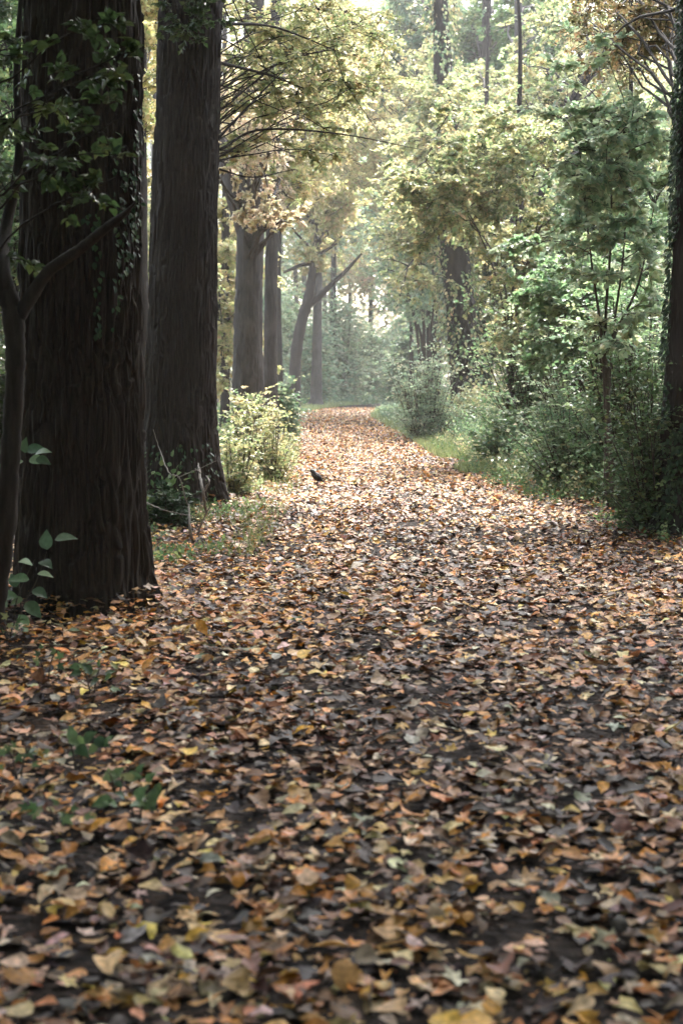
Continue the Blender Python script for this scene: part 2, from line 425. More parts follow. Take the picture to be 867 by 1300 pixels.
def simple_trunk(pts, k=14, n=40, wob=.0, rough=.05, seed=0):
    P = smooth_path(pts, n)
    rr = P[:, 3] * (1 + rough * (vnoise(np.arange(n) * .7, np.full(n, seed + .5), 256, seed) - .5) * 2)
    rr[0] *= 1.35; rr[1] *= 1.15
    mb = MB(); tube(mb, P[:, :3], np.maximum(rr, .003), k)
    return mb, Trunk(P)

def sprays(mbL, mbT, P, D, L, n, size, palette, r, T=SIMPLE, droop=.2, flat=.3, ang=55, colshift=None):
    """twigs with two ranks of leaves"""
    S = len(P)
    if S == 0: return
    D = norm(D); zz = np.array([0, 0, 1.0])
    up = zz - (D @ zz)[:, None] * D + r.normal(0, flat * .6, (S, 3)); up = norm(up); side = norm(np.cross(D, up))
    t = (np.arange(n) + .6)[None] / n + r.normal(0, .04, (S, n)); t = np.clip(t, .03, 1.05)
    L = np.broadcast_to(np.asarray(L, float), (S,))
    pos = P[:, None] + D[:, None] * (L[:, None] * t)[..., None] - zz * (droop * L[:, None] * t ** 2)[..., None]
    sg = np.where(np.arange(n) % 2 == 0, 1, -1)[None] * np.ones((S, 1))
    a = np.radians(ang + r.normal(0, 14, (S, n)))
    a = np.where(np.arange(n)[None] == n - 1, a * .2, a)
    d = D[:, None] * np.cos(a)[..., None] + side[:, None] * (np.sin(a) * sg)[..., None] + r.normal(0, flat * .5, (S, n, 3)) - zz * droop * .8
    nr = up[:, None] + r.normal(0, flat, (S, n, 3))
    sz = size * r.uniform(.65, 1.2, (S, n)) * (1 - .25 * np.abs(t - .5))
    keep = r.random((S, n)) < .9
    col = pal(palette, S, r, .16)[:, None] * .5 + pal(palette, S * n, r, .12).reshape(S, n, 3) * .5
    if colshift is not None: col = col * colshift
    bake(mbL, T, pos[keep], d[keep], nr[keep], sz[keep], col[keep])
    if mbT is not None:
        tt = np.array([0, .5, 1.0])
        q = P[:, None] + D[:, None] * (L[:, None] * tt)[..., None] - zz * (droop * L[:, None] * tt ** 2)[..., None]
        rad = np.array([1, .7, .25]) * (size * .045)
        v = q[:, :, None] + rad[None, :, None, None] * (side[:, None, None] * np.cos([0, 2.1, 4.2])[None, None, :, None] + up[:, None, None] * np.sin([0, 2.1, 4.2])[None, None, :, None])
        base = (np.arange(S) * 9)[:, None, None]
        f = np.array([[k * 3 + j, k * 3 + (j + 1) % 3, (k + 1) * 3 + (j + 1) % 3, (k + 1) * 3 + j] for k in range(2) for j in range(3)])
        mbT.add(v.reshape(-1, 3), (f[None] + base).reshape(-1, 4))

def cluster(mbL, mbT, tr, c, R, palette, leaf, r, nb=12, ns=8, nl=9, limb_r=None, T=SIMPLE, att=None, droop=.22, flatness=.7, rise=.25, flat=.45, zmin=None):
    """a limb from the trunk to c with sub-branches and leafy sprays round it"""
    c = np.asarray(c, float)
    if att is None:
        hd = np.hypot(c[0] - tr.p[:, 0].mean(), c[1] - tr.p[:, 1].mean())
        za = c[2] - .45 * hd + r.normal(0, .1) * R
        lo = tr.p[0, 2] + (tr.p[-1, 2] - tr.p[0, 2]) * .15
        if zmin is not None: lo = zmin
        if za < lo: za = lo + abs(r.normal()) * .16 * (tr.p[-1, 2] - lo)
        a4 = tr.at_z(np.clip(za, lo, tr.p[-1, 2]))
    else: a4 = np.array([*att, .1])
    a = a4[:3]; d = c - a; dist = np.linalg.norm(d) + 1e-6
    mid = a + d * .5 + np.array([0, 0, 1]) * dist * rise * r.uniform(.3, 1.1) + r.normal(0, dist * .06, 3)
    n = 9
    limb = bez(a, mid, c + norm(d) * R * .3, n); limb[1:-1] += r.normal(0, dist * .012, (n - 2, 3))
    lr = limb_r if limb_r is not None else min(max(.012 * dist, .012), a4[3] * .5)
    tube(mbT, limb, np.linspace(lr, lr * .15 + .002, n), 6)
    Ps = []; Ds = []
    dn = norm(d)
    for k in range(nb):
        t = r.uniform(.45, 1.0) if dist > R * 1.2 else r.uniform(.1, 1)
        # stay within the clump: start no further than R from its centre
        s = limb[int(t * (n - 1))]
        if np.linalg.norm(s - c) > R * 1.1: s = limb[-2 - (k % 2)]
        dd = r.normal(0, 1, 3); dd[2] *= flatness; dd = norm(dd + dn * .5)
        ln = R * r.uniform(.4, 1.9) * (.7 if r.random() < .5 else 1)
        e = s + dd * ln + np.array([0, 0, -.12 * ln])
        m2 = (s + e) / 2 + np.array([0, 0, .12 * ln]) + r.normal(0, .05 * ln, 3)
        br = bez(s, m2, e, 5)
        tube(mbT, br, np.linspace(lr * .3 + .002, .002 + lr * .05, 5), 4)
        ns_ = int(ns * 1.1); tq = r.uniform(.15, 1, ns_); tq[0] = 1
        i = np.minimum((tq * 4).astype(int), 3); fr = (tq * 4 - i)[:, None]
        Ps.append(br[i] * (1 - fr) + br[i + 1] * fr)
        lat = r.normal(0, 1, (ns_, 3)); lat[:, 2] *= flatness
        Ds.append(norm(dd[None] * .8 + norm(lat) * .9))
    P = np.concatenate(Ps); D = np.concatenate(Ds)
    sprays(mbL, mbT, P, D, R * .36 * r.uniform(.7, 1.3, len(P)), nl, leaf * 1.1, palette, r, T, droop, flat)

def region(r, n, px, py, rx, ry, y0, y1, Rpx):
    out = []
    n = int(n * 2.3)
    for _ in range(n):
        for _t in range(40):
            a, b = r.normal(0, .62, 2)
            if a * a + b * b < 2.6: break
        Yq = r.uniform(y0, y1); c = W(px + a * rx, py + b * ry, Yq)
        u, v = px + a * rx, py + b * ry
        if (540 < u < 640 and 285 < v < 520 and Yq < 47 or 352 < u < 425 and 330 < v < 520 and Yq < 74 or 285 < u < 362 and 310 < v < 520 and Yq < 30): continue
        out.append((c, Rpx * r.uniform(.85, 1.5) * Yq / F))
    return out

def tree(name, label, cat, group, trunk_mb, tr, crowns, seed, barkm=M_BARK, extra_T=None, ivy=None, loc=None, leafmat=M_LEAF, extra_branches=None, twigmat=None, zmin=None):
    """crowns: list of dicts(centres, palette, leaf ...)"""
    r = np.random.default_rng(seed)
    loc = tr.p[0, :3] if loc is None else loc
    root = empty(name, loc, label, cat, group)
    trunk_mb.build('trunk', barkm, root, loc)
    L = MB(); B = MB()
    if extra_branches:
        for pts, rad in extra_branches:
            tube(B, smooth_path(pts, max(8, len(pts) * 5)), np.interp(np.linspace(0, 1, max(8, len(pts) * 5)), np.linspace(0, 1, len(rad)), rad), 8)
    for cw in crowns:
        cw = dict(cw); cs = cw.pop('c'); z_ = cw.pop('zmin', zmin)
        for c, R in cs:
            cluster(L, B, tr, c, R, r=r, zmin=z_, **cw)
    if B.n: B.build('limbs', twigmat or barkm, root, loc)
    if L.n: L.build('crown', leafmat, root, loc, smooth=False)
    if ivy is not None:
        iv = MB(); ivy(iv, r); iv.build('ivy', M_IVY, root, loc, smooth=False)
    return root

def ivy_on(tr, z0, z1, n, size, th0=0, th1=2 * np.pi, thick=.05, dens=None, palette='ivy'):
    def f(mb, r):
        z = r.uniform(z0, z1, n); th = r.uniform(th0, th1, n)
        q = vnoise(th * 3 + 10, z * 1.5 + 5, 256, 7)
        k = q > (.35 if dens is None else dens); z, th = z[k], th[k]; m = len(z)
        c = np.stack([np.interp(z, tr.p[:, 2], tr.p[:, j]) for j in range(4)], 1)
        out = np.stack([np.cos(th), np.sin(th), np.zeros(m)], 1)
        pos = c[:, :3] + out * (c[:, 3] + r.random(m) ** 1.5 * thick + .012)[:, None]
        d = np.array([0, 0, -1.0]) + out * r.uniform(.2, .9, m)[:, None] + r.normal(0, .35, (m, 3))
        nr = out + r.normal(0, .35, (m, 3)) + np.array([0, 0, .35])
        bake(mb, SIMPLE6, pos, d, nr, size * r.uniform(.6, 1.2, m), pal(palette, m, r, .18))
    return f

def over(r, n, x0, x1, y0, y1, z0, z1, R0=1.3, R1=2.1):
    out = []
    for _ in range(n):
        c = np.array([r.uniform(x0, x1), r.uniform(y0, y1), r.uniform(z0, z1)]); q = r.uniform(R0, R1)
        if c[1] > -2: c[2] = max(c[2], 2.1 + .272 * (c[1] + q) + 2.3 * q)      # clumps added unseen for shade, so lifted clear of the view
        out.append((c, q))
    return out
r0 = np.random.default_rng(3)
HIGH = dict(leaf=.16, nb=9, ns=6, nl=8)        # unseen canopy over the frame, added to shade the near path and trunks

def gz(x, y): return float(gh(x, y))

# A: nearest big furrowed trunk, left
def tree_a():
    Yq = 9.5; x = WX(106, Yq); z = gz(x, Yq)
    pts = [(x, Yq, z, .43), (WX(103, Yq), Yq, 1.6, .402), (WX(105, Yq), Yq, 4.0, .385), (x + .05, Yq + .1, 9, .34), (x + .2, Yq, 15, .2)]
    mb, tr = bark_trunk(pts, 640, .0105, 4.3, 15, .042, 78, 1, .16, .28, 5, 2.6)
    def iv(m, r):
        ivy_on(tr, 1.4, 4.2, 600, .045, -.9, -.3, .04, .62)(m, r)
        ivy_on(tr, 1.6, 2.6, 160, .045, -1.5, -1.1, .03, .6)(m, r)
    tree('furrowed_tree', 'massive furrowed trunk with deep dark bark, nearest and widest on the left', 'tree', 'big furrowed trees beside the path',
         mb, tr, [dict(c=over(r0, 88, -9, 6, -10, 10, 5.6, 12), palette='green', zmin=5.5, **HIGH)], 101, M_BARK, ivy=iv)
tree_a()
# B: second big trunk
def tree_b():
    Yq = 17.0; x = WX(232, Yq); z = gz(x, Yq)
    pts = [(x, Yq, z, .47), (WX(229, Yq), Yq, z + .9, .425), (WX(233, Yq), Yq, 2.8, .395), (WX(242, Yq), Yq, 6.1, .37), (WX(248, Yq), Yq, 10, .33), (WX(250, Yq), Yq, 17, .2)]
    mb, tr = bark_trunk(pts, 560, .014, 6.4, 17, .036, 72, 9, .22, .42, 6, 2.4)
    cr = []
    hang = [(315, 20, 19, 42), (365, 10, 20, 42), (425, 15, 19, 42), (300, 75, 18, 38), (345, 65, 19, 40), (400, 70, 18, 40), (455, 65, 20, 42), (310, 130, 18, 32),
            (350, 125, 19, 36), (395, 135, 18.5, 36), (440, 120, 19, 36), (490, 110, 19, 38), (480, 165, 18.5, 28), (430, 175, 18, 26), (370, 178, 18, 26), (320, 180, 18, 24), (500, 40, 20, 40), (330, 45, 21, 40), (380, 95, 21, 40), (460, 10, 21, 44), (520, 90, 21, 36), (295, 190, 18, 24), (405, 200, 19, 26), (350, 205, 19, 24), (450, 205, 19.5, 24)]
    hc = [(W(a, b, c), R * c / F) for a, b, c, R in hang]
    hc += region(r0, 12, 400, 75, 95, 70, 18.5, 23, 30)
    cr.append(dict(c=hc, palette='ygreen', leaf=.060, nb=7, ns=6, nl=8, limb_r=.012, rise=.12, droop=.28, flatness=.45, zmin=3.9))
    cr.append(dict(c=[(W(240, 28, 16.2), .32), (W(262, 10, 16.2), .3), (W(225, 8, 16.0), .3)], palette='dark', leaf=.075, nb=6, ns=5, nl=8, limb_r=.01, rise=.1))
    cr.append(dict(c=over(r0, 115, -9, 6, 9, 26, 9, 14), palette='ygreen', zmin=7.5, **HIGH))
    eb = [([W(280, 190, 17), W(330, 165, 17.4), (W(430, 170, 17.8)), W(535, 190, 18.4)], [.020, .015, .010, .004]),
          ([W(278, 175, 17), W(330, 120, 17.5), W(375, 75, 18)], [.018, .011, .004]),
          ([W(280, 80, 17), W(350, 98, 18), W(420, 128, 18.4)], [.022, .014, .004]),
          ([W(282, 30, 17), W(350, 35, 18), W(440, 70, 19)], [.025, .015, .005]),
          ([W(279, 215, 17), W(320, 225, 17.4), W(375, 215, 17.9)], [.014, .009, .003])]
    tree('furrowed_tree', 'second big furrowed trunk from the left, with thin leafy branches reaching over the path', 'tree', 'big furrowed trees beside the path',
         mb, tr, cr, 102, M_BARK, extra_branches=eb,
         ivy=ivy_on(tr, 0, .8, 420, .05, -2.8, 1.0, .08, .5))
tree_b()
# C: paired grey trunks
def tree_c():
    Yq = 30.0; x = WX(317, Yq); z = gz(x, Yq)
    pts = [(x, Yq, z, .36), (WX(315, Yq), Yq, 1.4, .33), (WX(316, Yq), Yq, 3.4, .29), (WX(319, Yq), Yq, 5.2, .27), (WX(322, Yq), Yq, 8.5, .22), (WX(326, Yq), Yq, 13, .14)]
    mb, tr = bark_trunk(pts, 150, .04, 9, 13, .030, 26, 5, .3, .35, 5, 2.5)
    cs = region(r0, 4, 350, 225, 30, 30, 31, 34, 18) + region(r0, 11, 322, 262, 58, 26, 27, 29.4, 6) + region(r0, 18, 320, 130, 60, 75, 26.5, 29, 20)
    eb = [([W(313, 300, 30), W(303, 268, 30), W(289, 225, 30.2), W(276, 150, 30.6), W(270, 60, 31)], [.20, .19, .16, .13, .08]),
          ([W(322, 318, 30), W(334, 308, 29.6), W(348, 300, 29.3)], [.05, .03, .01])]
    tree('grey_tree', 'grey ridged tree with a limb forking up left, front one of the close pair', 'tree', 'close pair of grey trees',
         mb, tr, [dict(c=cs, palette='peach', leaf=.07, nb=6, ns=6, nl=8, flatness=.6, zmin=3.8)], 103, M_BARK_PALE, extra_branches=eb)
    Yq = 32.5; x = WX(345, Yq); z = gz(x, Yq)
    pts = [(x, Yq, z, .18), (WX(343, Yq), Yq, 2, .155), (WX(345, Yq), Yq, 4.4, .145), (WX(348, Yq), Yq, 6.5, .13), (WX(352, Yq), Yq, 13, .10)]
    mb, tr = bark_trunk(pts, 120, .045, 9, 13, .022, 20, 15, .3, .35, 4, 2.5)
    cs = region(r0, 5, 372, 215, 22, 40, 33, 36, 20) + region(r0, 10, 380, 110, 60, 60, 33, 38, 34)
    tree('grey_tree', 'slimmer grey tree just behind the forking grey trunk', 'tree', 'close pair of grey trees',
         mb, tr, [dict(c=cs, palette='gold', leaf=.11, nb=8, ns=6, nl=8, flatness=.6, zmin=4.5)], 104, M_BARK_PALE)
tree_c()
# D: dark leaning tree at the far bend
def tree_d():
    Yq = 74.0
    P = [(372, 521, .40), (374, 480, .33), (377, 440, .30), (384, 405, .29), (392, 378, .28), (396, 350, .22), (399, 325, .16), (403, 290, .10)]
    pts = [(*W(a, b, Yq), c) for a, b, c in P]; pts[0] = (pts[0][0], Yq, gz(pts[0][0], Yq) - .1, .42)
    mb, tr = simple_trunk(pts, 14, 60, rough=.12, seed=4)
    eb = [([W(391, 388, Yq), W(404, 378, Yq), W(420, 362, Yq - .5), W(438, 345, Yq - 1), W(459, 322, Yq - 1)], [.22, .17, .14, .11, .05]),
          ([W(395, 360, Yq), W(401, 350, Yq), W(406, 346, Yq)], [.12, .08, .04]),
          ([W(397, 335, Yq), W(384, 336, Yq), W(372, 341, Yq), W(360, 346, Yq)], [.12, .10, .09, .05]),
          ([W(399, 328, Yq), W(412, 319, Yq), W(428, 309, Yq)], [.11, .09, .04])]
    cs = region(r0, 22, 405, 255, 50, 38, 74, 80, 18) + region(r0, 3, 390, 325, 12, 10, 73, 75, 8)
    tree('leaning_tree', 'dark tree leaning right with forked limbs where the path bends', 'tree', None,
         mb, tr, [dict(c=cs, palette='gold', leaf=.20, nb=8, ns=6, nl=7, flatness=.6, zmin=6.5)], 105, M_BARK_DARK, extra_branches=eb)
    Yq = 88.0
    P = [(401, 515, .40), (402, 470, .33), (403, 400, .30), (404, 330, .26), (405, 260, .2)]
    pts = [(*W(a, b, Yq), c) for a, b, c in P]
    mb, tr = simple_trunk(pts, 12, 30, rough=.1, seed=6)
    tree('slim_tree', 'pale straight trunk behind the dark leaning tree', 'tree', None, mb, tr,
         [dict(c=region(r0, 18, 415, 250, 50, 60, 85, 95, 22), palette='pale', leaf=.25, nb=7, ns=6, nl=7, zmin=7)], 106, M_BARK_PALE)
tree_d()
# F: dark trunk seen between the two big ones
def plain_tree(name, label, px, Yq, rad, crowns, seed, ztop=None, lean=0, barkm=M_BARK_DARK, group=None, cat='tree', ivy=None, mid=None, zmin=None, base_px=None):
    x = WX(px, Yq); z = gz(x, Yq) - .05; ztop = ztop or (CAM_H + 560 * Yq / F)
    pts = [(x, Yq, z, rad)]
    if mid:
        for a, b, rr in mid: pts.append((*W(a, b, Yq), rr))
    else:
        for t in (.3, .6, 1.0):
            pts.append((x + lean * t + r0.normal(0, .08), Yq + r0.normal(0, .1), z + (ztop - z) * t, rad * (1 - .6 * t)))
    mb, tr = simple_trunk(pts, 16, 40, rough=.08, seed=seed)
    iv = None if ivy is None else ivy_on(tr, *ivy)
    return tree(name, label, cat, group, mb, tr, crowns, seed, barkm, ivy=iv, zmin=zmin)

G = lambda **k: k
plain_tree('dark_tree', 'dark trunk standing in the gap between the two big furrowed trunks', 184, 25, .20,
           [dict(c=region(r0, 14, 185, 60, 26, 120, 24, 27, 30), palette='gold', leaf=.10, nb=9, ns=6, nl=8, zmin=5)], 107)
# thin near tree at the left edge
def tree_g():
    Yq = 7.9
    P = [(-14, 815, .062), (-4, 750, .060), (8, 660, .058), (15, 560, .055), (20, 470, .053), (18, 410, .060), (9, 372, .052), (-12, 345, .05), (-40, 250, .04), (-60, 60, .03), (-60, -80, .02)]
    pts = [(*W(a, b, Yq), c) for a, b, c in P]
    pts[0] = (pts[0][0], Yq, gz(pts[0][0], Yq) - .1, .10)
    mb, tr = simple_trunk(pts, 20, 120, rough=.16, seed=8)
    eb = [([W(22, 405, Yq), W(38, 380, Yq), W(62, 345, Yq), W(100, 318, Yq - .1), (W(135, 290, Yq - .2)), W(158, 272, Yq - .3), W(172, 258, Yq - .4)], [.046, .040, .036, .032, .027, .016, .005]),
          ([W(10, 372, Yq), W(4, 340, Yq), W(8, 290, Yq + .3), W(25, 200, Yq + .4), W(22, 90, Yq + .5), W(30, -40, Yq + .6)], [.05, .042, .035, .028, .022, .012])]
    cs = [(W(a, b, Yq + dz), R * Yq / F) for a, b, dz, R in [(110, 100, -.6, 48), (150, 150, -.6, 40), (60, 130, -.3, 50), (90, 200, -.5, 40), (140, 230, -.5, 34), (20, 60, 0, 60), (5, 160, .2, 50), (15, 240, .3, 46), (110, 30, -.4, 50), (160, 60, -.5, 34), (0, 320, .2, 36)]]
    rr = np.random.default_rng(9)
    o = tree('slender_tree', 'slender near tree at the left edge with a forked crooked limb', 'tree', None, mb, tr,
         [dict(c=cs, palette='dark', leaf=.062, nb=5, ns=3, nl=6, limb_r=.008, T=OVATE, flatness=.6, rise=.1),
          dict(c=over(rr, 9, -5, 0, 3, 9, 4.6, 7, .9, 1.4), palette='dark', leaf=.12, nb=8, ns=6, nl=8)], 108, M_BARK_DARK, extra_branches=eb)
tree_g()
# left background trees
plain_tree('leafy_tree', 'dark green leafy tree filling the left edge behind the slender near tree', 8, 22, .13,
           [dict(c=region(r0, 30, 8, 200, 50, 240, 20, 25, 36), palette='green', leaf=.09, nb=9, ns=7, nl=8)], 109, zmin=2)
plain_tree('leafy_tree', 'yellow leaved tree seen low in the gap between the two big trunks', 196, 38, .14,
           [dict(c=region(r0, 26, 195, 360, 36, 150, 36, 41, 24), palette='ygreen', leaf=.12, nb=8, ns=7, nl=8)], 110, zmin=2)
plain_tree('golden_tree', 'golden leaved tree standing left of the close pair of grey trunks', 286, 44, .16,
           [dict(c=region(r0, 26, 290, 330, 34, 150, 42, 47, 22), palette='gold', leaf=.14, nb=8, ns=7, nl=8)], 111, zmin=2.5)
plain_tree('golden_tree', 'tall golden tree between the grey pair and the dark leaning trunk', 355, 60, .2,
           [dict(c=region(r0, 40, 380, 110, 70, 95, 54, 66, 26), palette='gold', leaf=.17, nb=8, ns=7, nl=8)], 112, zmin=8)
plain_tree('golden_tree', 'pale golden tree above the middle of the path, behind the leaning tree', 425, 105, .25,
           [dict(c=region(r0, 50, 450, 170, 75, 130, 98, 112, 26), palette='gold', leaf=.27, nb=8, ns=7, nl=8)], 113, zmin=12)
plain_tree('green_tree', 'green leafy tree left of the leaning tree, low foliage', 345, 84, .15,
           [dict(c=region(r0, 20, 347, 400, 14, 60, 80, 90, 14), palette='pale', leaf=.18, nb=8, ns=6, nl=8)], 114, zmin=1.5)

# right side
def tree_h():
    Yq = 14.0; x = WX(858, Yq); z = gz(x, Yq)
    x = WX(870, Yq); pts = [(x, Yq, z, .28), (WX(876, Yq), Yq, 1.5, .25), (WX(884, Yq), Yq, 3.0, .225), (WX(893, Yq), Yq, 4.9, .21), (WX(895, Yq), Yq, 8, .18), (WX(900, Yq), Yq, 13, .12)]
    mb, tr = bark_trunk(pts, 260, .016, 5.6, 13, .018, 34, 12, .3, .4, 5, 3.5)
    cs = region(r0, 14, 810, 35, 60, 50, 17, 23, 26)
    def iv(m, r):
        ivy_on(tr, 0, 5.5, 2600, .050, 2.5, 3.7, .05, .38)(m, r)
        ivy_on(tr, 0, 1.3, 1800, .055, 2.4, 5.6, .12, .4)(m, r)
    tree('ivy_tree', 'dark ivy-edged trunk at the right edge, leaning outwards', 'tree', None, mb, tr,
         [dict(c=cs, palette='orange', leaf=.055, nb=8, ns=6, nl=8, limb_r=.02, zmin=3.6),
          dict(c=over(r0, 80, 1.5, 11, -10, 10, 6.4, 12), palette='green', zmin=5, **HIGH)], 115, M_BARK_DARK, ivy=iv)
tree_h()
def tree_i():
    Yq = 44.0
    P = [(590, 540, .46), (589, 480, .42), (588, 440, .46), (584, 390, .44), (577, 330, .46), (570, 260, .42), (566, 180, .38), (562, 90, .28), (558, -20, .2)]
    pts = [(*W(a, b, Yq), c) for a, b, c in P]
    mb, tr = bark_trunk(pts, 120, .05, 14, 15, .05, 22, 3, .25, .4, 5, 2)
    def iv(m, r):
        ivy_on(tr, 1.0, 14, 6500, .12, 0, 2 * np.pi, .36, .45, 'ygreen')(m, r)
        ivy_on(tr, 0.2, 14, 2600, .11, 0, 2 * np.pi, .22, .5)(m, r)
    cs = region(r0, 34, 570, 250, 60, 120, 40, 48, 24)
    tree('ivy_tree', 'ivy-wrapped leaning tree right of the path, in the middle distance', 'tree', None, mb, tr,
         [dict(c=cs, palette='ygreen', leaf=.13, nb=9, ns=7, nl=8, zmin=4.5)], 116, M_BARK_DARK, ivy=iv)
    # darker leaning companion
    Yq = 47.0
    P = [(604, 535, .30), (608, 470, .27), (616, 400, .25), (634, 330, .22), (652, 240, .17), (665, 120, .1)]
    pts = [(*W(a, b, Yq), c) for a, b, c in P]
    mb, tr = simple_trunk(pts, 12, 40, rough=.1, seed=3)
    tree('leaning_tree', 'dark slanting trunk just right of the ivy-wrapped tree', 'tree', None, mb, tr,
         [dict(c=region(r0, 26, 640, 330, 50, 110, 46, 51, 24), palette='hazel', leaf=.13, nb=8, ns=7, nl=8, zmin=3)], 117, M_BARK_DARK,
         ivy=ivy_on(tr, 0.2, 6, 2600, .12, 0, 6.28, .25, .4))
tree_i()
def backrow():
    spec = [(551, 62, .34, 'dark upright trunk at the top, left one of three in the back row', 'bluegreen', M_BARK_DARK, (545, 60, 45, 90)),
            (615, 58, .40, 'ivy-dark upright trunk at the top, middle of three in the back row', 'green', M_BARK_DARK, (612, 90, 45, 110)),
            (654, 52, .30, 'grey upright trunk at the top, right one of three in the back row', 'green', M_BARK_PALE, (668, 110, 45, 110))]
    for k, (px, Yq, rad, lab, p, bm, (cx, cy, rx, ry)) in enumerate(spec):
        plain_tree('back_tree', lab, px, Yq, rad, [dict(c=region(r0, 22, cx, cy, rx, ry, Yq + 2, Yq + 7, 24), palette=p, leaf=.17, nb=8, ns=7, nl=8),
                                                   dict(c=region(r0, 9, cx, cy + 60, rx, ry, Yq - 4, Yq, 20), palette='ygreen', leaf=.15, nb=7, ns=6, nl=8)], 118 + k, barkm=bm, group='three upright trunks in the back row', zmin=6)
backrow()
def tree_r():
    Yq = 33.0
    P = [(664, 560, .17), (668, 420, .15), (672, 320, .14), (690, 245, .13), (724, 135, .11), (762, 75, .08), (800, 20, .05), (830, -60, .03)]
    pts = [(*W(a, b, Yq), c) for a, b, c in P]
    mb, tr = simple_trunk(pts, 12, 60, rough=.08, seed=13)
    eb = [([W(668, 420, Yq), W(664, 300, Yq), W(658, 200, Yq), W(660, 60, Yq), W(655, -40, Yq)], [.09, .08, .07, .05, .03]),
          ([W(672, 230, Yq), W(690, 190, Yq - .5), W(708, 165, Yq - .8)], [.05, .03, .01])]
    cs = region(r0, 30, 735, 130, 80, 110, 33.5, 39, 28)
    cs = [(c, R) for c, R in cs if not (abs(c[0] / c[1] * F + HX - 745) < 32 and abs(HY - (c[2] - CAM_H) / c[1] * F - 120) < 75)]
    tree('bending_tree', 'slim tree whose bare trunk bends right across the upper foliage', 'tree', None, mb, tr,
         [dict(c=cs, palette='hazel', leaf=.11, nb=8, ns=7, nl=8, zmin=6)], 121, M_BARK_DARK, extra_branches=eb)
tree_r()
# hazels: several thin arching stems from one base
def hazel(name, label, px, Yq, stems, crowns, seed, cat='shrub', group=None, rad=.03, barkm=M_TWIG, leafmat=M_LEAF):
    r = np.random.default_rng(seed)
    x = WX(px, Yq); z = gz(x, Yq) - .03; loc = (x, Yq, z)
    root = empty(name, loc, label, cat, group)
    L = MB(); B = MB()
    paths = []
    S = MB()
    for st in stems:
        p = smooth_path([(x + r.normal(0, .08), Yq + r.normal(0, .1), z)] + [W(a, b, Yq + dy) for a, b, dy in st], 22)
        tube(S, p, np.linspace(rad * r.uniform(.8, 1.3), rad * .25, 22), 7); paths.append(p)
    S.build('stems', barkm, root, loc)
    for cw in crowns:
        cw = dict(cw)
        for c, R in cw.pop('c'):
            # hang each clump on the stem that passes closest below it
            allp = np.concatenate(paths); dd = np.linalg.norm(allp - c, axis=1) + np.where(allp[:, 2] > c[2], .5, 0) * R
            cluster(L, B, None, c, R, r=r, att=allp[np.argmin(dd)], limb_r=rad * .4, **cw)
    B.build('branches', barkm, root, loc)
    L.build('foliage', leafmat, root, loc, smooth=False)
    return root
hazel('hazel_bush', 'big hazel with arching stems and mottled yellowing leaves, right of the path', 648, 27,
      [[(640, 400, 0), (600, 280, -.3), (540, 205, -.6)], [(650, 380, 0), (655, 260, .2), (640, 120, .4)], [(655, 400, 0), (690, 280, 0), (760, 210, -.3)],
       [(646, 420, 0), (630, 330, .4), (575, 250, .6)], [(652, 420, 0), (672, 330, -.3), (700, 200, -.4)], [(655, 430, 0), (700, 370, -.3), (740, 330, -.5)]],
      [dict(c=region(r0, 30, 640, 290, 80, 120, 25.5, 28.5, 26), palette='hazel', leaf=.085, nb=9, ns=7, nl=9, flatness=.6),
       dict(c=region(r0, 12, 590, 215, 70, 50, 25, 28, 24), palette='hazel', leaf=.085, nb=8, ns=7, nl=9, flatness=.6)], 130)
hazel('hazel_bush', 'distant multi-stemmed hazel where thin dark stems show beside the gap', 538, 57,
      [[(530, 430, 0), (522, 390, 0), (512, 350, 0)], [(538, 430, 0), (536, 380, 0), (534, 330, 0)], [(545, 430, 0), (552, 380, 0), (548, 320, 0)], [(536, 440, 0), (526, 400, 0), (518, 376, 0)]],
      [dict(c=region(r0, 26, 528, 320, 38, 70, 56, 60, 18), palette='pale', leaf=.13, nb=6, ns=6, nl=8)], 131, rad=.08)
hazel('young_maple', 'young maple with fresh green leaves beside the trunk at the right edge', 770, 16.5,
      [[(765, 450, 0), (750, 330, -.2), (735, 190, -.3)], [(775, 450, 0), (790, 330, 0), (800, 180, 0)], [(772, 460, 0), (810, 360, .2), (830, 260, .3)], [(768, 440, 0), (775, 300, -.2), (775, 180, -.3)]],
      [dict(c=region(r0, 26, 785, 265, 72, 135, 15.5, 17.6, 24), palette='pale', leaf=.080, nb=6, ns=6, nl=7, T=SIMPLE6, flatness=.6)], 132, cat='young tree', rad=.022)
hazel('young_maple', 'young maple with yellow-green leaves left of the fresh green one', 735, 21,
      [[(735, 470, 0), (730, 380, 0), (700, 300, 0)], [(740, 470, 0), (752, 400, 0), (760, 330, 0)]],
      [dict(c=region(r0, 22, 735, 385, 75, 60, 20, 22.5, 24), palette='bright', leaf=.10, nb=7, ns=5, nl=8, flatness=.6)], 133, cat='young tree', rad=.022)
hazel('shade_thicket', 'thicket with shade put into its dark leaf colour, behind the bushes right of the ivy-wrapped tree', 650, 46,
      [[(640, 450, 0), (630, 380, 0)], [(660, 450, 0), (665, 360, 0)], [(650, 450, 0), (652, 330, 0)], [(668, 460, 0), (690, 390, 0)]],
      [dict(c=region(r0, 30, 660, 400, 60, 90, 47.5, 51, 20), palette='dark', leaf=.12, nb=8, ns=6, nl=8)], 134, rad=.05, cat='thicket')  # dark leaf palette stands in for the deep shade here
plain_tree('understory_tree', 'airy yellow-green tree arching over the ivy-wrapped trunk from behind', 618, 49, .12,
           [dict(c=region(r0, 34, 605, 240, 85, 130, 49, 54, 22), palette='ygreen', leaf=.12, nb=8, ns=7, nl=8)], 140, zmin=3, group='airy trees filling the right side')
